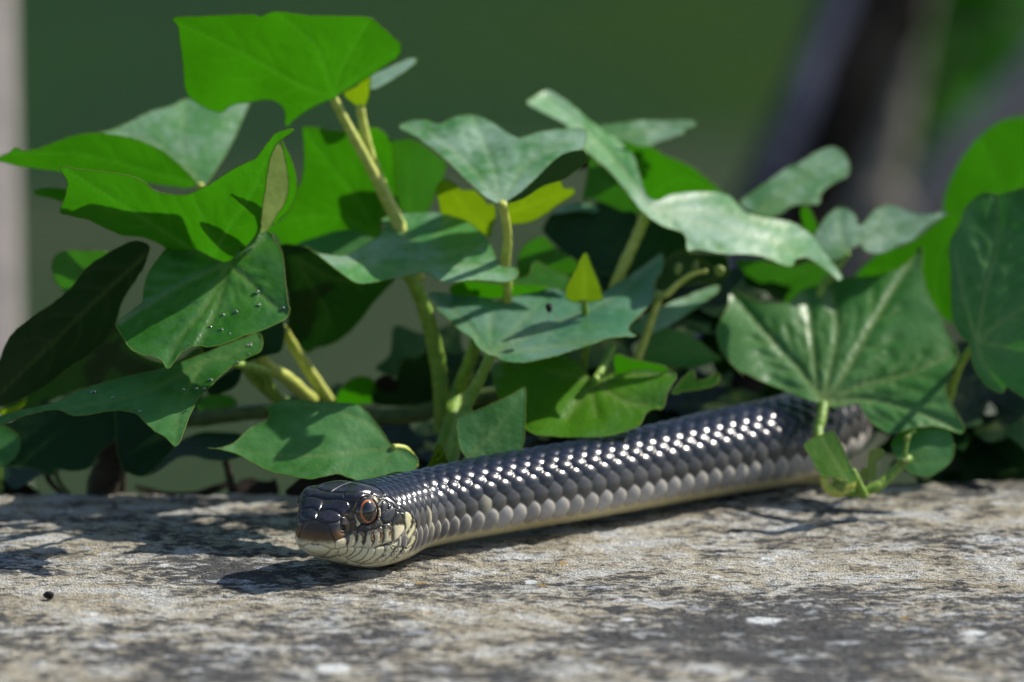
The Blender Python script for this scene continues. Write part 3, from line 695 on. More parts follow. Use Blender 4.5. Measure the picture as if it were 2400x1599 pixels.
def leaf(parent, mat, outline, base, z0, gy, gx=0.0, veins=(), wav=1.0, puff=0.5, cup=0.0, rim=True, name='leaf', step=8.0, label=None, holes=()):
    """outline/base/veins in photo pixels; z0 mm behind the jaw at the base; gy, gx: mm of depth per mm up / right in the picture plane"""
    leaf_seed[0] += 1; sd = leaf_seed[0]; rg = np.random.default_rng(sd)
    O = np.asarray(outline, float)
    L = np.linalg.norm(np.roll(O, -1, 0)-O, axis=1)
    O = catmull(O, [max(1, int(round(l/step))) for l in L], True)
    cen = O.mean(0)
    O = O + (rg.normal(0, 0.5, O.shape))
    x0, y0 = O.min(0); x1, y1 = O.max(0)
    gxv, gyv = np.meshgrid(np.arange(x0, x1, step), np.arange(y0, y1, step*.87)); gxv = gxv + (np.arange(gxv.shape[0]) % 2)[:, None]*step*.5
    px = gxv.ravel()+rg.uniform(-1, 1, gxv.size)*step*.15; py = gyv.ravel()+rg.uniform(-1, 1, gxv.size)*step*.15
    m = inside(O, px, py); px, py = px[m], py[m]
    d, _ = seg_dist(O, px, py); m = d > step*.55; px, py = px[m], py[m]
    n = len(O); pts = [Vector((a, b)) for a, b in O] + [Vector((a, b)) for a, b in zip(px, py)]
    vs, es, fs, *_ = delaunay_2d_cdt(pts, [(i, (i+1) % n) for i in range(n)], [], 1, 1e-4)
    Q = np.array([(v.x, v.y) for v in vs]); tri = np.array([f for f in fs if len(f) == 3])
    x, y = Q[:, 0], Q[:, 1]
    bd, _ = seg_dist(O, x, y)
    va = np.zeros(len(x)); dv = np.full(len(x), 1e9)
    veins = [np.atleast_2d(v) for v in veins]
    twigs = []
    for vn in veins:
        ln = catmull(np.vstack([base, vn]), 6); Lv = np.linalg.norm(np.diff(ln, axis=0), axis=1).sum()
        if Lv < 90: continue
        for t in (.22, .38, .54, .70):
            i = int(t*(len(ln)-1)); d_ = ln[i+1]-ln[i]; d_ = d_/np.linalg.norm(d_)
            for sg in (-1, 1):
                a_ = sg*rg.uniform(.6, .9); e_ = np.array([d_[0]*math.cos(a_)-d_[1]*math.sin(a_), d_[0]*math.sin(a_)+d_[1]*math.cos(a_)*.8])
                p_ = ln[i]; twigs.append(np.array([p_, p_+e_*Lv*.16*(1.2-t), p_+(e_+.35*d_)*Lv*.27*(1.2-t)]))
    for tw in twigs:
        dd, t = seg_dist(tw, x, y, False)
        va = np.maximum(va, .42*np.exp(-(dd/3.2)**2)*(1-.6*t)); dv = np.minimum(dv, dd+9)
    for vn in veins:
        line = catmull(np.vstack([base, vn]) if len(np.atleast_2d(vn)) else base, 6)
        dd, t = seg_dist(line, x, y, False)
        wd = 3.6*(1-0.6*t)+1.6
        va = np.maximum(va, np.exp(-(dd/wd)**2)*(1-0.45*t)); dv = np.minimum(dv, dd)
    bx, by = base
    k = 1.0/PXMM
    z = z0 + gx*(x-bx)*k - gy*(y-by)*k
    size = math.sqrt((x1-x0)*(y1-y0)); u, v = (x-bx)/size, (y-by)/size
    a1, a2, a3 = rg.uniform(0, 6.28, 3); b1, b2 = rg.uniform(4, 7, 2)
    steep = 0.5+0.5*min(2.5, abs(gy))
    z += wav*steep*(0.9*np.sin(u*b1+v*2+a1) + 0.7*np.sin(v*b2-u*2.5+a2) + 0.35*np.sin(u*13+v*9+a3))*size/450
    if len(veins):
        sgn = 1.0 if gy >= 0 else -1.0                       # blade swells between the veins towards its upper side
        z -= sgn*puff*steep*(1-np.exp(-dv/22.0))*size/300
    z += cup*((u*u+v*v))*size*k
    P3 = at(x, y, z)
    V = P3; Fc = tri; mi = np.zeros(len(tri), int); vein = va
    # orient: front faces = upper side of the blade
    nrm = np.cross(V[tri[:, 1]]-V[tri[:, 0]], V[tri[:, 2]]-V[tri[:, 0]])
    flip = nrm[:, 2] < 0
    tri = tri.copy(); tri[flip] = tri[flip][:, ::-1]; Fc = tri
    if rim:                                                  # rolled leaf margin
        bi = [int(np.argmin((x-a)**2+(y-b)**2)) for a, b in O]
        line = V[bi]; line = np.vstack([line, line[:1]])
        tv, tf = tube(line, 0.00013 if mat != 'dark' else 0.00007, 5, False)
        tf = np.array(tf); t3 = np.vstack([tf[:, :3], tf[:, [0, 2, 3]]])
        off = len(V); V = np.vstack([V, tv]); Fc = np.vstack([Fc, t3+off]); vein = np.concatenate([vein, np.zeros(len(tv))]); mi = np.concatenate([mi, np.ones(len(t3), int)])
    me = mesh_np(name, V, Fc, [M[mat], M['dead' if mat == 'dead' else 'rim']], attrs={'vein': ('FLOAT', vein)}, matidx=mi)
    o = make_obj(name, me, parent)
    if label: o['label'] = label
    LEAFZ[o.name] = (x, y, z)
    return o
LEAFZ = {}
def stem(parent, mat, pts, zs, rpx, name='petiole', hairs=False):
    """pts photo pixels, zs mm, rpx radius in photo px (start, end)"""
    p = np.asarray(pts, float); zz = np.interp(np.linspace(0, 1, len(p)), np.linspace(0, 1, len(zs)), zs)
    q = catmull(np.column_stack([p, zz]), 7)
    P3 = at(q[:, 0], q[:, 1], q[:, 2]); rp = np.interp(np.linspace(0, 1, len(q)), np.linspace(0, 1, len(rpx)), rpx)
    rg = np.random.default_rng(len(q)*7+int(p[0, 0]))
    rp = rp*(1+0.05*rg.normal(size=len(q)))
    V, f = tube(P3, rp*(D0+q[:, 2]/1000)/F, 12)
    return make_obj(name, mesh_py(name, V, f, [M[mat]]), parent)

BASE = lambda x, y, z: tuple(at(x, y, z))
A = empty('ivy_shoot', BASE(560, 1140, 95), 'ivy shoot with a dark glossy drop-spotted leaf above a long drooping green leaf', 'ivy', 'ivy shoots growing along the wall')
B = empty('ivy_shoot', BASE(1030, 1120, 95), 'tall ivy shoot holding up the highest bright backlit leaf', 'ivy', 'ivy shoots growing along the wall')
Cc = empty('ivy_shoot', BASE(1400, 1080, 110), 'ivy shoot with a long leaf with painted pale sheen stretched above the snake body', 'ivy', 'ivy shoots growing along the wall')
D = empty('ivy_shoot', BASE(2150, 1110, 110), 'ivy shoot with a broad pale-veined leaf hanging over the far coil of the snake', 'ivy', 'ivy shoots growing along the wall')
G = empty('ivy_shoot', BASE(960, 1130, 45), 'low ivy shoot with a toothed leaf resting against the neck of the snake', 'ivy', 'ivy shoots growing along the wall')
E = empty('ivy_sprig', BASE(1990, 1160, 62), 'tiny ivy sprig with a curled glossy leaflet growing at the side of the snake', 'ivy')
K = empty('shaded_ivy', BASE(1900, 1130, 125), 'dense dark ivy foliage in shade behind the wall top, with unseen leaves added to block sun', 'ivy')

# ---- shoot A, left
l = leaf(A, 'bright', np.vstack([cr('C4', [(-14,975),(60,930),(90,905),(150,925),(250,905),(350,865),(480,825),(600,815),(700,830),(800,845),(900,880),(1000,930),(1100,1010),(1180,1090),(1205,1130),(1160,1152),(1050,1142),(900,1122),(700,1100),(500,1070),(350,1050),(200,1030),(80,1010)])]),
     cr('C4', (1200,1128))[0], 86, -.9, 0.2, [cr('C4', [(900,1050),(500,950),(60,940)])], wav=.6)
l2 = leaf(A, 'pale', cr('C4', [(600,820),(700,790),(850,720),(930,680),(1050,650),(1150,605),(1300,615),(1420,630),(1525,625),(1490,720),(1420,880),(1350,1000),(1290,1090),(1250,1140),(1210,1135),(1100,1060),(900,960),(700,880)]),
     cr('C4', (1225,1135))[0], 88, 0.9, 0.2, [cr('C4', [(1120,900),(1150,640)]), cr('C4', [(1000,900),(700,800)])], wav=.7)
stem(l2, 'pet_yel', cr('C4', [(1222,1128),(1250,1220),(1330,1500),(1450,1900),(1600,2250)]), [87, 90, 95], [9, 9, 11])
l = leaf(A, 'bright', cr('C4', [(365,1030),(385,1020),(500,1040),(650,1055),(760,1070),(850,1095),(900,1130),(940,1165),(1010,1185),(1120,1195),(1180,1180),(1300,1120),(1400,1055),(1480,1010),(1570,965),(1620,900),(1650,860),(1690,815),(1740,800),(1790,790),(1800,802),(1745,840),(1700,880),(1660,960),(1640,1060),(1622,1180),(1605,1300),(1590,1420),(1540,1480),(1480,1540),(1400,1610),(1250,1640),(1120,1600),(1040,1540),(950,1480),(850,1450),(750,1440),(650,1400),(550,1350),(430,1320),(370,1300),(400,1200),(415,1120),(395,1080)]),
     cr('C4', (1290,1610))[0], 46, -1.0, 0.0, [cr('C4', [(1050,1450),(800,1290),(400,1040)]), cr('C4', [(1280,1450),(1180,1200)]), cr('C4', [(1400,1400),(1560,1150),(1690,830)])], wav=.7)
leaf(l, 'lime', cr('C4', [(1700,868),(1740,930),(1762,1050),(1770,1150),(1742,1250),(1692,1330),(1640,1400),(1588,1418),(1600,1300),(1618,1150),(1638,1050),(1662,950)]), cr('C4', (1600,1400))[0], 43, -.3, 1.2, wav=.4, name='curled_margin')
leaf(l, 'bright', cr('C4', [(1725,860),(1760,930),(1795,1000),(1818,1100),(1812,1200),(1772,1285),(1720,1335),(1676,1385),(1690,1330),(1742,1250),(1770,1150),(1762,1050),(1740,930)]), cr('C4', (1690,1370))[0], 44, -.5, -.6, wav=.3, name='curled_edge')
stem(l, 'pet_grn', np.vstack([cr('C4', [(1290,1600)]), cr('F', [(540,760),(570,845),(610,890),(655,930)])]), [46, 70, 90], [10, 16, 17])
leaf(A, 'bright', cr('C4', [(205,1175),(250,1160),(330,1155),(430,1168),(520,1200),(520,1260),(400,1240),(300,1212),(220,1195)]), cr('C4', (520,1230))[0], 75, -.8, wav=.3)
l = leaf(A, 'gloss', cr('C5', [(645,525),(690,482),(740,442),(790,400),(800,330),(820,250),(850,200),(900,130),(950,95),(1030,90),(1100,110),(1180,150),(1250,178),(1300,155),(1340,90),(1390,40),(1450,10),(1510,15),(1530,60),(1565,110),(1580,190),(1590,300),(1602,400),(1612,450),(1590,490),(1520,530),(1450,560),(1380,580),(1300,610),(1220,640),(1150,650),(1108,640),(1060,652),(1000,690),(962,742),(930,772),(905,730),(850,702),(780,690),(720,650),(690,600)]),
     cr('C5', (1265,190))[0], 40, 1.0, 0.0, [cr('C5', [(1050,290),(820,430),(665,525)]), cr('C5', [(1150,420),(1000,600),(935,740)]), cr('C5', [(1230,350),(1180,500),(1115,635)]), cr('C5', [(1380,280),(1500,400),(1595,470)]), cr('C5', [(1150,140),(1000,110)]), cr('C5', [(1360,130),(1490,40)])], wav=1.2, puff=1.6, label='dark glossy ivy leaf with water drops')
stem(l, 'pet_yel', np.vstack([cr('C5', [(1268,195)]), cr('F', [(560,720),(600,825),(660,870),(718,922)])]), [41, 70, 88], [10, 15, 17])
# water drops on that leaf and the one under it
n = N('water'); p = n.pbsdf((.9, .95, .95), .03, .5); p.inputs['Transmission Weight'].default_value = 1.0; p.inputs['IOR'].default_value = 1.33; M['water'] = n.done(p.outputs[0])
def drops(lf, spots):
    x, y, z = LEAFZ[lf.name]
    for (cx, cy, r) in spots:
        q = cr('C5', (cx, cy))[0]; i = int(np.argmin((x-q[0])**2+(y-q[1])**2)); zc = z[i]-r*.35/PXMM
        u, v = np.meshgrid(np.linspace(0, np.pi, 7), np.linspace(0, 2*np.pi, 10, endpoint=False), indexing='ij')
        V = at((q[0]+np.sin(u)*np.cos(v)*r).ravel(), (q[1]-np.cos(u)*r*.9).ravel(), (zc+np.sin(u)*np.sin(v)*r*.8/PXMM).ravel())
        f = [(a*10+b, a*10+(b+1) % 10, (a+1)*10+(b+1) % 10, (a+1)*10+b) for a in range(6) for b in range(10)]
        make_obj('water_drop', mesh_py('water_drop', V, f, [M['water']]), lf)
drops(l, [(1240,470,4.5),(1312,455,5),(1168,540,5),(1232,552,4.5),(1275,578,4.5),(1430,345,7),(1440,415,5),(1575,435,6),(1380,640,4),(1050,640,3.5)])
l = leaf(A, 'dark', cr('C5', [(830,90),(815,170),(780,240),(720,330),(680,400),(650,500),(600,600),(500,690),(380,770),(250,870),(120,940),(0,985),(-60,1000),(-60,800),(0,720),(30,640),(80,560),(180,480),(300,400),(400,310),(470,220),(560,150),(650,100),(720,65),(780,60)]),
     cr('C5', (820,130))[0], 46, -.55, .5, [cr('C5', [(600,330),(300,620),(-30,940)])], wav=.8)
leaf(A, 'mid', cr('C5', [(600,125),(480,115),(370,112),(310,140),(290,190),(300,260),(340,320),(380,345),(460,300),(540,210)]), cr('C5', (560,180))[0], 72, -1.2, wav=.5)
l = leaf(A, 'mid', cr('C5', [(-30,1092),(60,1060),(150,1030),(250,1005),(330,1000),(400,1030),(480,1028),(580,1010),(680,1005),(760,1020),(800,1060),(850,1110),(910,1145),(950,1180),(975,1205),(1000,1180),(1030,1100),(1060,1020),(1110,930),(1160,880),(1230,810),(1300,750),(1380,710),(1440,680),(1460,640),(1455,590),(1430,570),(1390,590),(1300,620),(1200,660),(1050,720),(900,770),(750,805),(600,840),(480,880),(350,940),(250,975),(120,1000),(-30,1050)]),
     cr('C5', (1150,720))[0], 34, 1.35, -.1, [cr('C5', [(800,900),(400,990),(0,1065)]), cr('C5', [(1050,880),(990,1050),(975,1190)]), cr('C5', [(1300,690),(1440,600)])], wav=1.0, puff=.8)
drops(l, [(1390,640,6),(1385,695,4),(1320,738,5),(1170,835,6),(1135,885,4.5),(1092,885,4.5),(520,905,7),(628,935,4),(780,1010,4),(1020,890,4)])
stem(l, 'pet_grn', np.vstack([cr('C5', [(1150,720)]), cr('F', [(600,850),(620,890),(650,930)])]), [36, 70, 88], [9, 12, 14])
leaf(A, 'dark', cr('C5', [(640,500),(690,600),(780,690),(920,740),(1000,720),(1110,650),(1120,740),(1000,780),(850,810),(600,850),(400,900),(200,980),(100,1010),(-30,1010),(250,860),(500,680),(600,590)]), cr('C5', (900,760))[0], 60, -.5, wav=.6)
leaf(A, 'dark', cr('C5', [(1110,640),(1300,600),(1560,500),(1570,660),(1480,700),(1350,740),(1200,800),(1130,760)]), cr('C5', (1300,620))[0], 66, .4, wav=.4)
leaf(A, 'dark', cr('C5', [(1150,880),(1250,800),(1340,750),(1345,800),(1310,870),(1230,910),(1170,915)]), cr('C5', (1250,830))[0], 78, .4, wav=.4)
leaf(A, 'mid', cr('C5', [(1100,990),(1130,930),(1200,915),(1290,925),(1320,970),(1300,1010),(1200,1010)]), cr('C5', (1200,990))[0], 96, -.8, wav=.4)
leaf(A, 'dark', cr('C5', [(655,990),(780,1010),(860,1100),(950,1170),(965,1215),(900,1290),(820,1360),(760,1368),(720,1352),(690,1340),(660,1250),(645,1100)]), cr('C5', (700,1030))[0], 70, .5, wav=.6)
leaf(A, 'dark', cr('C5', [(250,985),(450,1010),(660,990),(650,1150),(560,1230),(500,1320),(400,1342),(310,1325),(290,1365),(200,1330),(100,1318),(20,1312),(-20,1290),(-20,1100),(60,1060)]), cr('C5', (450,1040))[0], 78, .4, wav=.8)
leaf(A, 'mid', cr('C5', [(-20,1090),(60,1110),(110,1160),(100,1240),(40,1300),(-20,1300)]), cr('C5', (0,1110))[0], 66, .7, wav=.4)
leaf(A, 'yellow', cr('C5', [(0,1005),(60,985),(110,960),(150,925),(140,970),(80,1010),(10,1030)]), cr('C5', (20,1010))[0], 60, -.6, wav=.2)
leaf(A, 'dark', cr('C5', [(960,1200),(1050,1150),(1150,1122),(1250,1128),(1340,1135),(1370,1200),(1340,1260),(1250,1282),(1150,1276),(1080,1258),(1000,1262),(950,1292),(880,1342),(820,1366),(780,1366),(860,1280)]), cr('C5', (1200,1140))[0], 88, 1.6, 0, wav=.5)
stem(A, 'root', cr('C5', [(1255,1270),(1275,1350),(1292,1450),(1300,1500)]), [92, 97], [10, 9], 'stem')
stem(A, 'root', cr('C5', [(640,1130),(620,1250),(590,1380),(575,1500)]), [84, 95], [34, 40], 'stem')
stem(A, 'root', cr('C5', [(700,1200),(655,1330),(650,1500)]), [88, 97], [20, 26], 'stem')
stem(A, 'vine', cr('C5', [(560,1280),(530,1330),(505,1400),(500,1490)]), [86, 97], [8, 9], 'stem')
stem(A, 'vine', cr('C5', [(300,1330),(330,1400),(370,1450),(390,1490)]), [90, 97], [6, 6], 'stem')
stem(A, 'root', cr('C5', [(250,1320),(280,1400),(350,1470)]), [90, 97], [8, 6], 'stem')
stem(A, 'pet_grn', cr('C5', [(-8,1280),(-5,1380),(-2,1470)]), [80, 95], [8, 8], 'stem')

# ---- shoot B, tall
l1 = leaf(B, 'bright', cr('C4', [(1058,118),(1110,102),(1250,98),(1400,92),(1520,88),(1598,102),(1622,92),(1660,75),(1700,70),(1800,82),(1900,95),(2050,97),(2160,100),(2266,107),(2320,147),(2413,227),(2458,280),(2440,346),(2346,413),(2253,475),(2160,530),(2093,570),(2045,605),(1950,640),(1850,700),(1790,745),(1760,782),(1745,760),(1748,700),(1720,645),(1650,610),(1500,630),(1410,648),(1360,690),(1280,670),(1190,620),(1140,560),(1125,450),(1110,300),(1095,200),(1085,150)]),
     cr('C4', (2045,600))[0], 76, -1.25, 0.1, [cr('C4', [(1850,530),(1500,340),(1090,140)]), cr('C4', [(1980,400),(1900,250),(1700,90)]), cr('C4', [(2100,400),(2260,130)]), cr('C4', [(2200,470),(2430,320)]), cr('C4', [(1900,640),(1765,770)])], wav=.9, label='topmost bright green ivy leaf, backlit')
stem(l1, 'pet_yel', cr('F', [(766,226),(800,292),(848,380),(888,460),(925,540),(960,650)]), [76, 80, 82], [11, 13, 17])
l2 = leaf(B, 'yellow', cr('F', [(790,214),(815,200),(850,178),(850,205),(845,230),(835,247),(815,240),(800,228)]), cr('F', (828,246))[0], 84, -1.0, wav=.3)
leaf(l2, 'pale', cr('F', [(850,178),(900,152),(945,133),(957,140),(930,165),(890,190),(855,206)]), cr('F', (852,200))[0], 86, 1.2, wav=.3, name='folded_lobe')
stem(l2, 'pet_yel', cr('F', [(826,240),(842,320),(868,400),(898,468),(930,540),(965,650)]), [84, 84, 82], [11, 11, 14])
l = leaf(B, 'bright', cr('C6', [(330,360),(400,355),(500,375),(600,385),(720,380),(820,360),(870,370),(920,410),(962,462),(985,560),(990,700),(1000,850),(1010,950),(930,980),(900,1010),(880,1120),(830,1160),(700,1090),(550,1100),(420,1140),(320,1190),(250,1200),(180,1190),(130,1110),(20,1085),(100,1055),(180,1000),(240,920),(290,790),(320,740),(340,600),(335,450)]),
     cr('C6', (860,1120))[0], 108, -.8, 0, [cr('C6', [(700,850),(500,600),(350,390)]), cr('C6', [(600,1000),(300,1000),(80,1080)]), cr('C6', [(930,750),(950,500)])], wav=.7)
leaf(B, 'mid', cr('C6', [(955,470),(1010,450),(1080,440),(1180,480),(1280,560),(1335,600),(1340,660),(1310,760),(1270,830),(1230,930),(1180,960),(1060,965),(1000,900),(950,780),(940,650)]), cr('C6', (1080,940))[0], 112, -.5, -.3, [cr('C6', [(1080,700),(1050,480)])], wav=.7)
leaf(B, 'mid', cr('C6', [(290,1195),(420,1140),(550,1098),(700,1085),(840,1150),(800,1220),(680,1290),(560,1290),(420,1260)]), cr('C6', (700,1240))[0], 92, 1.0, wav=.4)
l = leaf(B, 'dark', cr('B1', [(150,40),(250,40),(350,70),(450,120),(600,200),(760,240),(870,245),(800,320),(730,400),(680,470),(620,540),(570,590),(500,640),(430,670),(370,682),(320,712),(260,655),(210,605),(190,560),(205,450),(195,350),(175,250),(160,150)]),
     cr('B1', (250,120))[0], 80, -.9, 0.2, [cr('B1', [(350,300),(450,500),(330,700)]), cr('B1', [(500,250),(800,280)])], wav=.8, label='large shaded dark green leaf underside')
stem(l, 'pet_yel', np.vstack([cr('B1', [(170,560)]), cr('F', [(668,785),(712,855),(757,922)])]), [78, 92], [11, 15])
l = leaf(B, 'pale', cr('C6', [(350,1195),(420,1240),(480,1252),(560,1262),(650,1262),(700,1232),(780,1182),(850,1142),(900,1082),(918,1040),(888,1010),(905,998),(980,975),(1100,965),(1220,955),(1300,965),(1400,990),(1500,1030),(1580,1090),(1650,1180),(1690,1260),(1722,1325),(1780,1345),(1840,1350),(1856,1380),(1830,1430),(1760,1452),(1650,1442),(1500,1440),(1380,1456),(1300,1442),(1240,1402),(1200,1382),(1100,1402),(980,1422),(860,1450),(760,1462),(690,1450),(620,1402),(540,1340),(460,1275)]),
     cr('C6', (1060,1390))[0], 56, 1.9, 0, [cr('C6', [(850,1330),(600,1300),(420,1245)]), cr('C6', [(1100,1200),(1000,1080),(910,1010)]), cr('C6', [(1250,1200),(1350,1000)]), cr('C6', [(1400,1330),(1830,1380)]), cr('C6', [(1350,1250),(1620,1180)])], wav=1.2, puff=.6)
stem(l, 'pet_grn', np.vstack([cr('C6', [(1060,1385)]), cr('F', [(955,660),(985,740),(1005,830),(1014,915),(1016,990)])]), [58, 78, 88], [15, 19, 20])
stem(B, 'vine', cr('F', [(400,970),(500,957),(600,946),(720,946),(850,957),(950,953),(1050,926),(1150,906),(1260,900)]), [92, 92, 92], [18, 20, 18], 'vine')
stem(B, 'pet_grn', cr('B1', [(1375,640),(1320,800),(1250,970),(1215,1120),(1130,1380)]), [80, 92, 70], [16, 17, 15], 'stem')
leaf(B, 'bright', cr('B1', [(497,1022),(515,955),(570,890),(640,858),(720,870),(745,930),(745,1010),(650,1030),(560,1040)]), cr('B1', (640,1030))[0], 108, -.9, wav=.3)
leaf(B, 'dark', cr('B1', [(735,930),(790,870),(870,880),(890,800),(930,742),(1000,742),(1100,705),(1110,1010),(1000,1040),(740,1030)]), cr('B1', (950,1000))[0], 106, -.4, wav=.5)
leaf(B, 'dead', cr('B1', [(740,900),(790,850),(860,870),(880,930),(800,950)]), cr('B1', (800,930))[0], 104, -.6, wav=.3)

# ---- shoot C, centre
l = leaf(Cc, 'pale', cr('F', [(918,292),(950,276),(985,278),(1010,285),(1030,275),(1060,265),(1095,265),(1130,280),(1160,300),(1190,316),(1215,311),(1250,301),(1300,296),(1345,300),(1340,340),(1300,352),(1270,372),(1240,402),(1200,440),(1165,464),(1150,470),(1118,455),(1080,422),(1040,382),(1000,347),(960,317)]),
     cr('F', (1152,466))[0], 50, 1.8, 0, [cr('F', [(1080,380),(1000,310),(930,290)]), cr('F', [(1130,370),(1090,275)]), cr('F', [(1220,370),(1330,315)])], wav=1.0, puff=1.0)
leaf(l, 'dark', cr('F', [(1162,466),(1200,440),(1240,402),(1270,372),(1300,352),(1342,346),(1345,372),(1300,410),(1250,427),(1200,457)]), cr('F', (1165,464))[0], 52, -.7, .3, wav=.3, name='folded_lobe')
stem(l, 'pet_yel', cr('F', [(1154,468),(1166,540),(1161,610),(1166,680),(1150,800)]), [50, 85], [11, 12])
leaf(Cc, 'pale', cr('B2', [(560,350),(640,330),(800,310),(900,298),(1050,300),(1150,295),(1240,298),(1270,315),(1260,345),(1200,360),(1180,390),(1100,420),(1000,455),(940,485),(880,482),(780,458),(660,420)]), cr('B2', (640,420))[0], 122, 1.2, .1, [cr('B2', [(900,380),(1250,315)])], wav=.7)
l = leaf(Cc, 'yellow', cr('C6', [(1272,800),(1300,750),(1340,725),(1400,755),(1460,800),(1540,802),(1600,850),(1640,900),(1680,900),(1700,980),(1670,1060),(1650,1130),(1580,1090),(1480,1030),(1380,990),(1310,965),(1290,880)]), cr('C6', (1650,1080))[0], 88, -.8, 0, [cr('C6', [(1500,950),(1340,760)])], wav=.5)
leaf(Cc, 'yellow', cr('B2', [(-30,880),(60,822),(150,780),(250,740),(330,712),(362,770),(420,768),(436,800),(400,832),(330,872),(250,932),(170,982),(80,1012),(-30,1005)]), cr('B2', (0,930))[0], 90, -.9, 0, [cr('B2', [(200,860),(400,790)])], wav=.5)
l16 = leaf(Cc, 'pale', cr('B2', [(103,180),(150,140),(215,100),(260,95),(300,115),(360,155),(430,210),(500,270),(560,320),(640,380),(720,420),(790,470),(840,550),(870,650),(900,740),(940,830),(1010,855),(1080,820),(1180,800),(1300,795),(1400,798),(1460,805),(1520,840),(1570,890),(1620,935),(1720,965),(1840,985),(1930,1005),(2010,1050),(2080,1100),(2130,1170),(2190,1250),(2250,1330),(2282,1385),(2260,1408),(2200,1360),(2120,1300),(2040,1250),(1990,1250),(1952,1265),(1938,1300),(1890,1306),(1800,1270),(1700,1235),(1600,1225),(1500,1226),(1400,1216),(1280,1190),(1212,1202),(1200,1110),(1160,1070),(1060,1040),(990,1000),(930,960),(880,910),(820,830),(740,730),(660,640),(580,570),(500,510),(450,450),(400,390),(370,330),(300,290),(200,240)]),
     cr('B2', (950,905))[0], 96, 1.6, .5, [cr('B2', [(750,620),(500,360),(230,130)]), cr('B2', [(1300,1010),(1800,1150),(2265,1390)]), cr('B2', [(1080,1000),(1240,1180)]), cr('B2', [(1150,860),(1430,815)]), cr('B2', [(1500,960),(1900,1060)])], wav=1.0, puff=.7, label='long two-winged ivy leaf with painted pale sheen')
stem(l16, 'pet_yel', cr('B2', [(930,940),(840,1150),(720,1420),(640,1700)]), [96, 92], [13, 14])
leaf(Cc, 'bright', cr('B2', [(770,450),(880,480),(960,485),(1050,540),(1150,580),(1250,630),(1340,700),(1410,760),(1456,808),(1300,830),(1150,850),(1010,880),(920,860),(860,680),(820,550)]), cr('B2', (950,840))[0], 128, -.7, 0, [cr('B2', [(1150,700),(1400,780)])], wav=.5)
leaf(Cc, 'mid', cr('B2', [(540,560),(600,600),(680,670),(760,760),(830,850),(890,925),(840,960),(760,930),(680,890),(600,860),(540,840),(490,845),(515,700)]), cr('B2', (800,920))[0], 114, -.5, wav=.5)
leaf(Cc, 'dead', cr('B2', [(360,560),(400,510),(470,490),(530,540),(540,610),(480,640),(400,630)]), cr('B2', (480,600))[0], 114, -.3, wav=.5)
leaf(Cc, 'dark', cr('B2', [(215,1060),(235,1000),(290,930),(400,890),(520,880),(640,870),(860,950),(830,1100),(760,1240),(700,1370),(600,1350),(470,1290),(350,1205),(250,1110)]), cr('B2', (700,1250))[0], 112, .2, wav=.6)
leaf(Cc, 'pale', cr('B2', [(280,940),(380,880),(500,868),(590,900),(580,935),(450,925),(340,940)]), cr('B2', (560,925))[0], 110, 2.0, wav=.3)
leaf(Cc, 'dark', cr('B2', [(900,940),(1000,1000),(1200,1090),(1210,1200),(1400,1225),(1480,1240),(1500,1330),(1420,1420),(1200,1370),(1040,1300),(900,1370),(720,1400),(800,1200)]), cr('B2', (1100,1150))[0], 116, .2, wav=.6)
leaf(Cc, 'mid', cr('B2', [(35,1290),(70,1190),(130,1130),(210,1100),(260,1140),(350,1210),(450,1280),(440,1350),(300,1380),(180,1390),(60,1400)]), cr('B2', (250,1350))[0], 104, -1.1, wav=.5)
l = leaf(Cc, 'yellow', cr('B3', [(985,352),(1050,220),(1120,98),(1180,220),(1236,372),(1240,430),(1100,450),(1000,430)]), cr('B3', (1110,430))[0], 70, -.4, 0, [cr('B3', [(1118,250),(1121,105)])], wav=.3)
stem(l, 'pet_grn', cr('B3', [(1110,430),(1130,700),(1100,950)]), [70, 86], [8, 10])
leaf(Cc, 'gloss', cr('B3', [(580,300),(720,262),(750,175),(790,160),(870,210),(1010,275),(1010,360),(900,350),(800,350),(700,360),(600,350)]), cr('B3', (800,340))[0], 82, 1.0, wav=.5)
leaf(Cc, 'bright', cr('B3', [(180,330),(300,300),(540,320),(800,330),(860,350),(700,390),(500,420),(200,400)]), cr('B3', (500,400))[0], 78, -1.0, wav=.3)
l23 = leaf(Cc, 'bluish', cr('B3', [(10,390),(100,382),(250,400),(380,412),(450,425),(500,450),(540,422),(580,400),(700,370),(850,350),(990,345),(1100,370),(1240,380),(1350,310),(1450,250),(1550,180),(1620,130),(1670,108),(1662,230),(1612,300),(1612,420),(1540,500),(1442,600),(1430,650),(1482,690),(1400,692),(1280,702),(1180,740),(1060,780),(940,820),(820,850),(700,872),(600,872),(520,852),(480,828),(440,822),(370,772),(320,702),(230,642),(150,562),(80,502),(40,442)]),
     cr('B3', (450,822))[0], 50, 1.9, .1, [cr('B3', [(300,620),(150,480),(30,400)]), cr('B3', [(455,650),(460,450)]), cr('B3', [(800,640),(1250,450),(1640,150)]), cr('B3', [(800,770),(1150,730),(1460,688)]), cr('B3', [(620,650),(860,400)])], wav=.9, puff=.9, label='glossy ivy leaf with painted sky sheen and a dark speck')
stem(l23, 'pet_grn', cr('B3', [(448,825),(385,970),(295,1150),(205,1400),(165,1580)]), [52, 58, 52], [12, 15, 14])
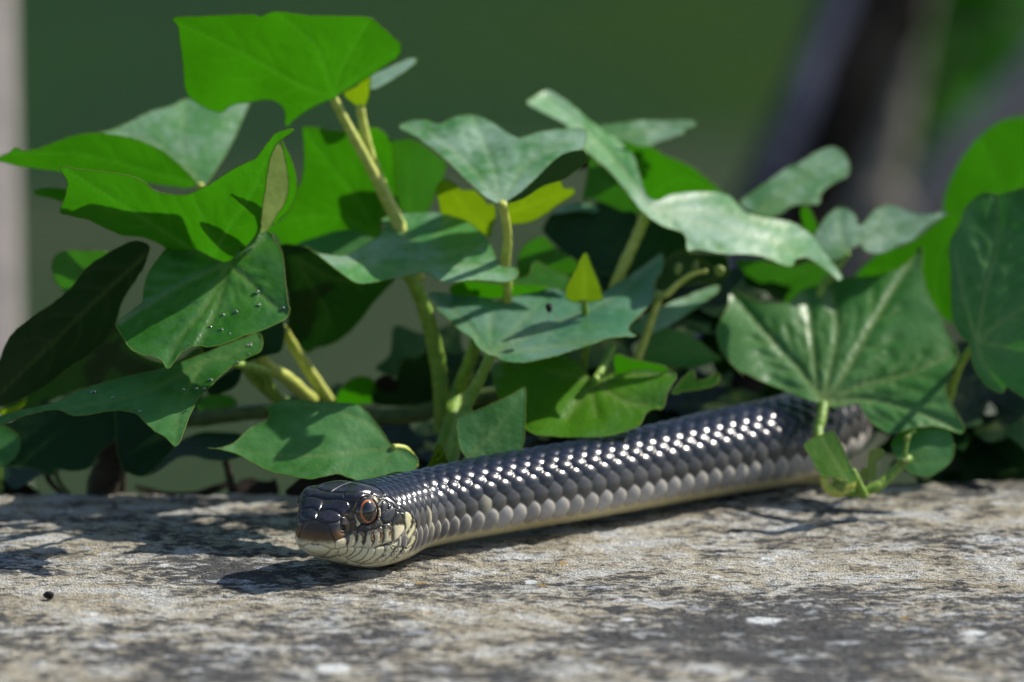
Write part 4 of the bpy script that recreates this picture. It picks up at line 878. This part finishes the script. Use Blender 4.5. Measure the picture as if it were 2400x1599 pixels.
l24 = leaf(Cc, 'dotted', cr('B3', [(470,890),(560,870),(700,872),(820,852),(950,815),(1040,860),(1120,930),(1190,1005),(1280,965),(1350,930),(1420,882),(1520,880),(1640,902),(1745,942),(1760,980),(1702,1080),(1672,1198),(1620,1202),(1560,1222),(1520,1282),(1500,1322),(1400,1362),(1300,1392),(1150,1402),(1000,1402),(850,1392),(760,1380),(690,1330),(650,1250),(560,1180),(500,1100),(465,980)]),
     cr('B3', (1180,1010))[0], 70, 1.25, 0, [cr('B3', [(1000,960),(830,925)]), cr('B3', [(1090,1130),(990,1275)]), cr('B3', [(1170,1120),(1195,1250)]), cr('B3', [(1450,960),(1740,960)]), cr('B3', [(1090,920),(970,830)]), cr('B3', [(1400,1150),(1650,1190)])], wav=1.2, puff=1.4)
stem(l24, 'pet_grn', cr('B3', [(1185,1005),(1250,900),(1310,760)]), [66, 84], [9, 11])
leaf(Cc, 'bright', cr('B3', [(1735,1095),(1780,1020),(1850,950),(1890,930),(1902,1000),(1980,990),(2050,945),(2072,970),(2040,1030),(1950,1060),(1850,1072)]), cr('B3', (1750,1080))[0], 74, .9, wav=.4)
leaf(Cc, 'bright', cr('B3', [(1330,820),(1450,850),(1600,880),(1700,910),(1690,942),(1500,922),(1400,952),(1340,960)]), cr('B3', (1350,930))[0], 72, -.6, wav=.4)
l = leaf(Cc, 'mid', cr('B3', [(1480,840),(1550,710),(1630,640),(1740,640),(1850,680),(1950,740),(2030,810),(2085,842),(2030,872),(1900,905),(1750,905),(1600,880)]), cr('B3', (1500,830))[0], 96, -.5, 0, [cr('B3', [(1750,770),(2060,840)])], wav=.6)
leaf(Cc, 'pale', cr('B3', [(1430,625),(1550,540),(1700,460),(1850,400),(2000,340),(2062,328),(2052,380),(1950,460),(1800,560),(1680,635),(1560,675),(1470,665)]), cr('B3', (1460,650))[0], 88, 1.3, .2, wav=.5)
leaf(Cc, 'dark', cr('B3', [(1610,350),(1690,150),(1830,90),(1990,180),(2100,250),(1990,300),(1800,330),(1690,380)]), cr('B3', (1800,330))[0], 108, .5, wav=.4)
s_ = stem(Cc, 'pet_yel', cr('B3', [(1480,870),(1560,660),(1640,430),(1700,390),(1800,300),(1900,240),(1985,228)]), [84, 82], [10, 8, 6], 'bud_stem')
def bud(parent, x, y, z, rx, ry, rot=0.0, mat='lime'):
    u, v = np.meshgrid(np.linspace(0, np.pi, 9), np.linspace(0, 2*np.pi, 12, endpoint=False), indexing='ij')
    a = np.sin(u)*np.cos(v)*rx; b = np.cos(u)*ry*(1+.15*np.cos(u)); d = np.sin(u)*np.sin(v)*rx
    X = x+a*np.cos(rot)-b*np.sin(rot); Y = y+a*np.sin(rot)+b*np.cos(rot)
    V = at(X.ravel(), Y.ravel(), z+d.ravel()/PXMM)
    f = [(i*12+j, i*12+(j+1) % 12, (i+1)*12+(j+1) % 12, (i+1)*12+j) for i in range(8) for j in range(12)]
    return make_obj('bud', mesh_py('bud', V, f, [M[mat]]), parent)
for (x, y, rx, ry) in [(1780, 205, 9, 15), (1902, 185, 8, 15), (2072, 220, 13, 13), (1640, 395, 13, 13)]:
    q = cr('B3', (x, y))[0]; bud(s_, q[0], q[1], 82, rx, ry, 0.2)
stem(Cc, 'pet_grn', cr('F', [(1395,840),(1370,900),(1340,960)]), [86, 84], [12, 12], 'stem')

# ---- shoot D, right
l = leaf(D, 'pale', cr('B4', [(212,482),(270,430),(360,370),(440,310),(530,270),(590,230),(640,205),(690,190),(740,205),(775,250),(786,300),(775,340),(720,370),(660,410),(632,445),(634,462),(622,492),(560,492),(480,502),(410,550),(330,557),(260,525)]), cr('B4', (300,530))[0], 124, 1.4, 0, [cr('B4', [(450,420),(730,240)]), cr('B4', [(450,490),(620,470)])], wav=.8)
leaf(D, 'bright', cr('B4', [(530,515),(570,508),(610,580),(628,640),(592,655),(545,610)]), cr('B4', (600,640))[0], 120, -.5, wav=.2)
l = leaf(D, 'pale', cr('B4', [(606,650),(640,590),(690,530),(740,505),(790,520),(825,560),(838,602),(870,580),(920,520),(990,490),(1050,505),(1110,530),(1200,540),(1280,525),(1302,540),(1250,570),(1180,620),(1110,680),(1050,700),(1000,730),(930,752),(862,732),(850,702),(800,722),(760,762),(700,782),(650,745),(620,700)]),
     cr('B4', (780,740))[0], 114, 1.0, 0, [cr('B4', [(740,640),(740,520)]), cr('B4', [(900,640),(1000,510)]), cr('B4', [(1000,660),(1280,535)])], wav=1.0, puff=1.2)
stem(l, 'pet_grn', cr('B4', [(780,742),(700,850),(640,930),(600,1100)]), [114, 112], [8, 10])
leaf(D, 'mid', cr('B4', [(190,790),(300,780),(470,815),(580,790),(700,850),(690,900),(600,930),(480,1010),(380,1020),(280,1010),(230,960),(235,880)]), cr('B4', (350,1000))[0], 142, -.7, 0, [cr('B4', [(420,880),(600,820)])], wav=.6)
leaf(D, 'bright', cr('B4', [(820,880),(880,800),(940,750),(1050,710),(1120,680),(1200,620),(1290,550),(1388,508),(1410,560),(1350,680),(1330,760),(1320,900),(1330,1100),(1270,1080),(1200,1000),(1100,950),(950,900)]), cr('B4', (1250,1050))[0], 156, -.4, 0, [cr('B4', [(1250,800),(1350,560)]), cr('B4', [(1050,850),(880,830)])], wav=.5)
leaf(D, 'bright', cr('B4', [(1285,540),(1290,430),(1330,330),(1380,240),(1450,150),(1530,80),(1620,40),(1720,30),(1830,60),(1900,200),(1900,520),(1800,620),(1600,600),(1400,580)]), cr('B4', (1600,580))[0], 190, -.5, 0, [cr('B4', [(1550,350),(1480,150)]), cr('B4', [(1700,350),(1800,120)])], wav=.4)
l = leaf(D, 'veined', cr('B4', [(1780,395),(1720,400),(1640,420),(1570,440),(1500,430),(1440,460),(1390,520),(1360,600),(1320,680),(1310,730),(1320,850),(1320,1000),(1330,1100),(1370,1180),(1420,1230),(1430,1320),(1470,1400),(1530,1460),(1590,1482),(1612,1450),(1660,1480),(1760,1540),(1880,1560),(1900,1200),(1900,500)]),
     cr('B4', (1455,1215))[0], 74, .55, -.3, [cr('B4', [(1390,1000),(1340,740)]), cr('B4', [(1500,950),(1560,700),(1560,450)]), cr('B4', [(1560,1130),(1690,1040),(1850,950)]), cr('B4', [(1580,1240),(1800,1300)]), cr('B4', [(1490,1330),(1590,1470)])], wav=1.3, puff=1.8)
stem(l, 'pet_grn', cr('B4', [(1450,1218),(1400,1280),(1340,1400),(1280,1600)]), [75, 105], [9, 10])
l36 = leaf(D, 'veined', np.vstack([cr('B4', [(160,945),(230,975),(300,1005),(400,1010),(470,1005),(540,940),(620,920),(680,905),(760,880),(860,870),(960,860),(1060,820),(1120,770),(1150,715),(1170,720),(1165,800),(1180,900),(1220,1000),(1270,1080),(1290,1150),(1340,1230),(1356,1270),(1330,1350),(1296,1430)]),
     cr('C3', [(1812,190),(1850,280),(1920,400),(1942,460),(1920,490),(1850,470),(1750,440),(1600,450),(1500,480),(1430,490),(1350,450),(1280,390),(1240,330),(1215,285),(1100,302),(1010,305),(965,292),(915,272),(850,250),(700,190),(550,130),(400,60)]), cr('B4', [(230,1390),(160,1320),(110,1250),(88,1150),(120,1080),(150,1020)])]),
     cr('C3', (965,285))[0], 83, 1.0, .03, [cr('B4', [(540,1370),(400,1220),(190,980)]), cr('B4', [(610,1380),(590,1180),(560,960)]), cr('B4', [(680,1380),(720,1150),(690,920)]), cr('B4', [(760,1380),(920,1100),(1150,740)]), cr('B4', [(850,1440),(1100,1380),(1330,1280)]), cr('C3', [(1250,250),(1600,330),(1920,470)])], wav=1.3, puff=1.6, label='broad green ivy leaf with pale veins')
stem(l36, 'pet_grn', cr('C3', [(968,285),(955,380),(935,490),(990,640),(1080,830)]), [83, 76, 60], [12, 12, 10])
leaf(D, 'mid', cr('C3', [(1440,560),(1480,500),(1540,470),(1600,462),(1720,455),(1830,460),(1870,560),(1860,660),(1800,730),(1700,782),(1600,772),(1540,735),(1500,690),(1460,630)]), cr('C3', (1560,680))[0], 72, .6, 0, [cr('C3', [(1650,620),(1800,500)]), cr('C3', [(1680,690),(1840,680)])], wav=.7, puff=1.0)

# ---- low shoot G at the neck
l40 = leaf(G, 'mid', np.vstack([cr('C5', [(1158,1210),(1200,1214),(1270,1200),(1310,1180),(1380,1112),(1430,1085),(1480,1062),(1500,1022),(1480,990),(1458,985),(1520,970),(1580,945),(1650,943),(1750,955),(1860,962)]), cr('B1', [(620,1030),(690,1080),(750,1150),(800,1220),(840,1280),(880,1305),(930,1310),(980,1340),(1012,1380),(1000,1420),(960,1450),(880,1452),(800,1470),(720,1490),(640,1506),(560,1480),(500,1465),(420,1480),(330,1496),(240,1482)]), cr('C5', [(1560,1355),(1500,1340),(1400,1290),(1330,1250),(1250,1226)])]),
     cr('B1', (850,1298))[0], 31, 1.15, .05, [cr('B1', [(600,1330),(350,1352),(80,1345),(-120,1310)]), cr('B1', [(700,1150),(450,1060),(150,1010)]), cr('B1', [(780,1400),(640,1490)]), cr('B1', [(920,1350),(1000,1390)])], wav=1.0, puff=.8, label='toothed ivy leaf touching the top of the neck')
stem(l40, 'pet_yel', cr('B1', [(850,1298),(930,1310),(990,1400),(960,1460)]), [31, 36, 44], [8, 8, 8])
l25 = leaf(G, 'mid', cr('B3', [(215,1282),(250,1250),(350,1212),(500,1150),(620,1090),(692,1048),(696,1200),(692,1350),(682,1450),(640,1512),(500,1542),(350,1562),(290,1552),(240,1482),(220,1380)]), cr('B3', (300,1545))[0], 36, .5, .2, [cr('B3', [(400,1440),(520,1320),(675,1070)])], wav=.6)
stem(l25, 'pet_grn', cr('B3', [(300,1540),(270,1580),(250,1640)]), [36, 44], [8, 8])
leaf(G, 'yellow', cr('F', [(980,1085),(993,1050),(1009,1020),(1024,1050),(1032,1072),(1012,1088)]), cr('F', (1008,1085))[0], 44, -.2, 0, [cr('F', [(1009,1030)])], wav=.1, step=5)
stem(G, 'pet_grn', cr('F', [(1040,1075),(1050,1010),(1075,940)]), [46, 56], [13, 12], 'stem')

# ---- sprig E in front of the body
l = leaf(E, 'sprig', cr('C3', [(838,572),(900,520),(960,495),(1030,474),(1062,510),(1092,560),(1132,650),(1172,740),(1205,805),(1150,832),(1100,802),(1040,792),(960,782),(900,690),(870,630)]), cr('C3', (1130,810))[0], 52, .5, .3, [cr('C3', [(1050,680),(960,510)])], wav=1.0, step=5)
stem(l, 'pet_yel', cr('C3', [(965,775),(1000,860),(1070,890),(1150,850),(1190,800)]), [52, 55], [8, 15, 9], 'petiole')
stem(E, 'pet_grn', cr('C3', [(1040,870),(1130,890),(1220,890),(1350,850),(1440,770),(1520,690),(1565,660)]), [56, 60, 66], [10, 13, 9], 'stem')
leaf(E, 'lime', cr('C3', [(1262,790),(1275,700),(1290,610),(1370,598),(1384,640),(1332,680),(1334,760),(1312,805)]), cr('C3', (1290,800))[0], 58, .3, 0, wav=.4, step=4)
leaf(E, 'lime', cr('C3', [(1225,770),(1240,728),(1270,740),(1280,790),(1260,820)]), cr('C3', (1255,810))[0], 58, .3, 0, wav=.2, step=4)
s_ = stem(E, 'pet_grn', cr('C3', [(1530,690),(1540,600),(1560,510),(1600,465)]), [62, 66], [6, 4], 'stem')
q = cr('C3', (1545, 520))[0]; bud(s_, q[0], q[1], 62, 7, 9)
q = cr('C3', (1525, 685))[0]; bud(s_, q[0], q[1], 62, 11, 11)
q = cr('C3', (1080, 860))[0]; bud(s_, q[0], q[1], 54, 22, 16, 1.2)
stem(E, 'pet_grn', cr('C3', [(1170,740),(1210,830),(1240,890),(1250,915)]), [54, 58], [8, 11], 'stem')

# ---- shaded ivy behind
def ivy_outline(rg, s):
    tips = [(0, 1.0), (52, .82), (112, .62), (150, .32), (180, .18)]
    val = [(26, .66), (82, .52), (134, .40)]
    r = sorted([(a*1.0, d) for a, d in tips]+val)
    pts = [(math.sin(math.radians(a))*d, -math.cos(math.radians(a))*d) for a, d in r]
    pts = pts + [(-x, y) for x, y in pts[-2:0:-1]]
    return np.array(pts)*s*(1+rg.normal(0, .05, (len(pts), 1)))
rg = np.random.default_rng(5)
spots = []
for (x0, x1, y0, y1, z0, z1, n_) in [(930, 1150, 860, 1090, 108, 125, 9), (1130, 1720, 900, 1060, 112, 140, 20), (1260, 1640, 690, 900, 112, 130, 10), (1690, 2080, 930, 1060, 125, 150, 12), (2120, 2420, 860, 1130, 108, 150, 24), (1560, 1760, 700, 930, 118, 130, 7), (440, 900, 1000, 1010, 112, 120, 4), (180, 420, 860, 1040, 100, 112, 6), (-20, 120, 960, 1080, 100, 110, 3), (2430, 2760, 820, 1100, 125, 190, 22), (2450, 2800, 480, 880, 125, 185, 40)]:  # last two areas: unseen leaves added beyond the right edge to block sun
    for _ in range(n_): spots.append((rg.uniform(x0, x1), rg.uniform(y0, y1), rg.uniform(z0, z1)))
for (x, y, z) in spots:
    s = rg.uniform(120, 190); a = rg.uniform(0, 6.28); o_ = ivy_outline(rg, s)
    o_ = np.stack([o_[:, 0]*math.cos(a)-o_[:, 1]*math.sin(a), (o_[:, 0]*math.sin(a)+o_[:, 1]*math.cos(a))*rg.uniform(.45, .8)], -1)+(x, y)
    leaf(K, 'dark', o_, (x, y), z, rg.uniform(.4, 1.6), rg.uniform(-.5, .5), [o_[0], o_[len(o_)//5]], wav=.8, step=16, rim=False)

# dead leaves and litter on the wall's back edge
for i, (pl, x, y, z, lab) in enumerate([
    (cr('C5', [(-20,1500),(10,1440),(60,1412),(120,1408),(180,1435),(245,1492),(120,1500)]), 100, 1500, 96, 'arched black dead leaf at the wall edge under the drooping leaf'),
    (cr('C5', [(750,1425),(820,1432),(900,1452),(1000,1462),(1100,1452),(1200,1420),(1290,1398),(1230,1450),(1110,1480),(900,1478),(800,1462)]), 1000, 1470, 97, 'thin curled dead leaf lying on the wall edge'),
    (cr('C5', [(1290,1470),(1330,1400),(1400,1380),(1440,1395),(1510,1400),(1530,1380),(1548,1470),(1450,1480)]), 1400, 1470, 97, 'crumpled brown dead leaf at the foot of a thin stem'),
    (cr('C5', [(1600,1472),(1640,1410),(1700,1370),(1850,1345),(2000,1335),(2150,1340),(2160,1475),(1850,1485)]), 1800, 1475, 66, 'dark leaf enlarged to blacken the gap behind the head of the snake')]):  # last blade is widened to make the gap behind the head dark
    b_ = cr('C5', (x, y))[0]
    root = empty('dead_leaf', BASE(b_[0], b_[1], z), lab, 'dead leaf', 'dead leaves on the wall')
    leaf(root, 'dead', pl, b_, z, .8, .1, wav=.8, name='blade')

# small things on stone and leaf
def lump(name, x, y, z, rx, ry, mat, label, cat, sd):
    u, v = np.meshgrid(np.linspace(0, np.pi, 10), np.linspace(0, 2*np.pi, 14, endpoint=False), indexing='ij')
    r = 1+.18*vnoise(u*2.2, v*2.2*np.sin(u)+9, sd)
    V = at((x+r*np.sin(u)*np.cos(v)*rx).ravel(), (y-r*np.cos(u)*ry).ravel(), (z+r*np.sin(u)*np.sin(v)*rx/PXMM).ravel())
    f = [(i*14+j, i*14+(j+1) % 14, (i+1)*14+(j+1) % 14, (i+1)*14+j) for i in range(9) for j in range(14)]
    return tag(make_obj(name, mesh_py(name, V, f, [mat])), label, cat)
n = N('dropping'); co = n.coord(); f_ = n.noise(1500, 3, .6, co); M['pellet'] = n.done(n.pbsdf(n.ramp(f_, [(.35, (.008, .007, .007)), (.7, (.03, .028, .027))]), .75, .3, n.bump(f_, .6, .0006)).outputs[0])
g_ = on_plane(115., 1404., 0.0); dz = ((g_-CAM) @ FWD - D0)*1000
lump('seed', 115, 1395, dz, 13, 9.5, M['pellet'], 'small black round seed lying on bare stone', 'seed', 3)
q = cr('B3', (865, 487))[0]
lump('debris_crumb', q[0], q[1], 56.5, 8, 11, M['pellet'], 'tiny black crumb stuck on a glossy ivy leaf', 'debris', 4)

# ------------------------------------------------------------------ things far behind, out of focus
def wood_mat(name, c1, c2, sc_=30, rough=.8, spec=.3):
    n = N(name); co = n.coord(); f = n.noise(sc_, 4, .6, co)
    return n.done(n.pbsdf(n.ramp(f, [(.35, c1), (.65, c2)]), rough, spec, n.bump(f, .6, .01)).outputs[0])
def prism(name, x, y, zt, zb, wx, wy, mat, parent=None):
    b = .006
    o = [(-wx/2+b, -wy/2), (wx/2-b, -wy/2), (wx/2, -wy/2+b), (wx/2, wy/2-b), (wx/2-b, wy/2), (-wx/2+b, wy/2), (-wx/2, wy/2-b), (-wx/2, -wy/2+b)]
    V = [(x+a, y+c, zb) for a, c in o]+[(x+a, y+c, zt) for a, c in o]+[(x, y, zt+.02), (x, y, zb)]
    f = [(i, (i+1) % 8, 8+(i+1) % 8, 8+i) for i in range(8)]+[(8+i, 8+(i+1) % 8, 16, 16) for i in range(8)]+[((i+1) % 8, i, 17, 17) for i in range(8)]
    return make_obj(name, mesh_py(name, V, f, [mat], False), parent)
pp = at(-128., 400., 1000.)
o = prism('wooden_post', pp[0], pp[1], .35, ZG-.1, .058, .058, wood_mat('grey_wood', (.36, .32, .32), (.44, .39, .39)))
tag(o, 'pale grey wooden post standing behind the drooping ivy leaves', 'post')
def pole(px, dep, r, mat, name='trunk', parent=None):
    P = [at(x, y, (dep_-D0)*1000) for (x, y), dep_ in zip(px, dep)]
    P = np.array(P); d = P[-1]-P[-2]; k = (ZG-.05-P[-1][2])/d[2]
    P = np.vstack([P, P[-1]+d*k*.5, P[-1]+d*k])
    q = catmull(P, 8); rr_ = np.interp(np.linspace(0, 1, len(q)), np.linspace(0, 1, len(r)), r)
    V, f = tube(q, rr_*(1+.06*np.random.default_rng(3).normal(size=len(q))), 14)
    return make_obj(name, mesh_py(name, V, f, [mat]), parent), q[-1]
bark = wood_mat('black_bark', (.002, .002, .002), (.005, .005, .005), 20, .9, .05)
blue = wood_mat('sky_sheen_bark', (.013, .018, .040), (.022, .028, .058), 20, .8, .2)  # bluish colour stands for sky reflected on the dark trunk
grey = wood_mat('grey_bark', (.135, .118, .100), (.21, .185, .155), 25)
pink = wood_mat('pink_bark', (.30, .235, .215), (.42, .335, .305), 25)
T1 = empty('leaning_tree', tuple(at(1500., 1100., 1400.)), 'dark leaning tree trunk with an added sky-coloured limb rising beyond the ivy', 'tree')
pole([(2240, -400), (2070, 0), (1970, 230), (1880, 430), (1830, 620)], [3.0, 2.95, 2.9, 2.88, 2.86], [.024, .025, .024, .026], bark, 'trunk', T1)
pole([(2110, -400), (1965, 0), (1875, 230), (1790, 430), (1715, 620)], [2.96, 2.92, 2.87, 2.84, 2.82], [.009, .010, .011, .014], blue, 'sheen_stem', T1)  # stem added for the sky reflection along the trunk's left side
T2 = empty('sapling', tuple(at(1900., 1100., 1700.)), 'grey-brown crooked sapling beside the dark leaning trunk', 'tree')
pole([(2240, -300), (2135, 120), (2095, 260), (2050, 420), (2000, 640)], [3.15, 3.15, 3.15, 3.15, 3.15], [.004, .010, .016, .030, .04], grey, 'trunk', T2)
T3 = empty('sapling', tuple(at(2100., 1100., 1800.)), 'pinkish grey sapling leaning low behind the round backlit leaf', 'tree')
pole([(2900, -300), (2560, 60), (2380, 260), (2240, 420), (2100, 620)], [3.3, 3.3, 3.3, 3.3, 3.3], [.018, .020, .020, .024], pink, 'trunk', T3)
# a shrub of broad leaves beyond the stems
SH = empty('shrub', tuple(at(2270., 80., 2400.)*np.array([1, 1, 0])+np.array([0, 0, ZG])), 'saturated green leafy shrub out beyond the leaning saplings', 'shrub')
rg = np.random.default_rng(9)
c0 = at(2270., 80., 2400.)
vs, fs = [], []
for i in range(420):
    d = rg.normal(size=3); d /= np.linalg.norm(d); p = c0+d*np.array([.075, .12, .15])*rg.uniform(.3, 1)**.5; p[0] += .30*(p[2]-c0[2])
    a = rg.normal(size=3); a /= np.linalg.norm(a); b = np.cross(a, rg.normal(size=3)); b /= np.linalg.norm(b); L_ = rg.uniform(.018, .03); w_ = L_*.35
    k = len(vs); vs += [p-a*L_, p+b*w_, p+a*L_, p-b*w_]; fs.append((k, k+1, k+2, k+3))
me = bpy.data.meshes.new('crown'); me.from_pydata([tuple(v) for v in vs], [], fs); me.materials.append(M['bright'])
tag(make_obj('crown', me, SH), kind='stuff')
V, f = tube(np.array([c0*np.array([1, 1, 0])+np.array([0, 0, ZG-.03]), c0*np.array([1, 1, 0])+np.array([.02, 0, -.5]), c0]), [.02, .015, .006], 8)
make_obj('trunk', mesh_py('trunk', V, f, [grey]), SH)
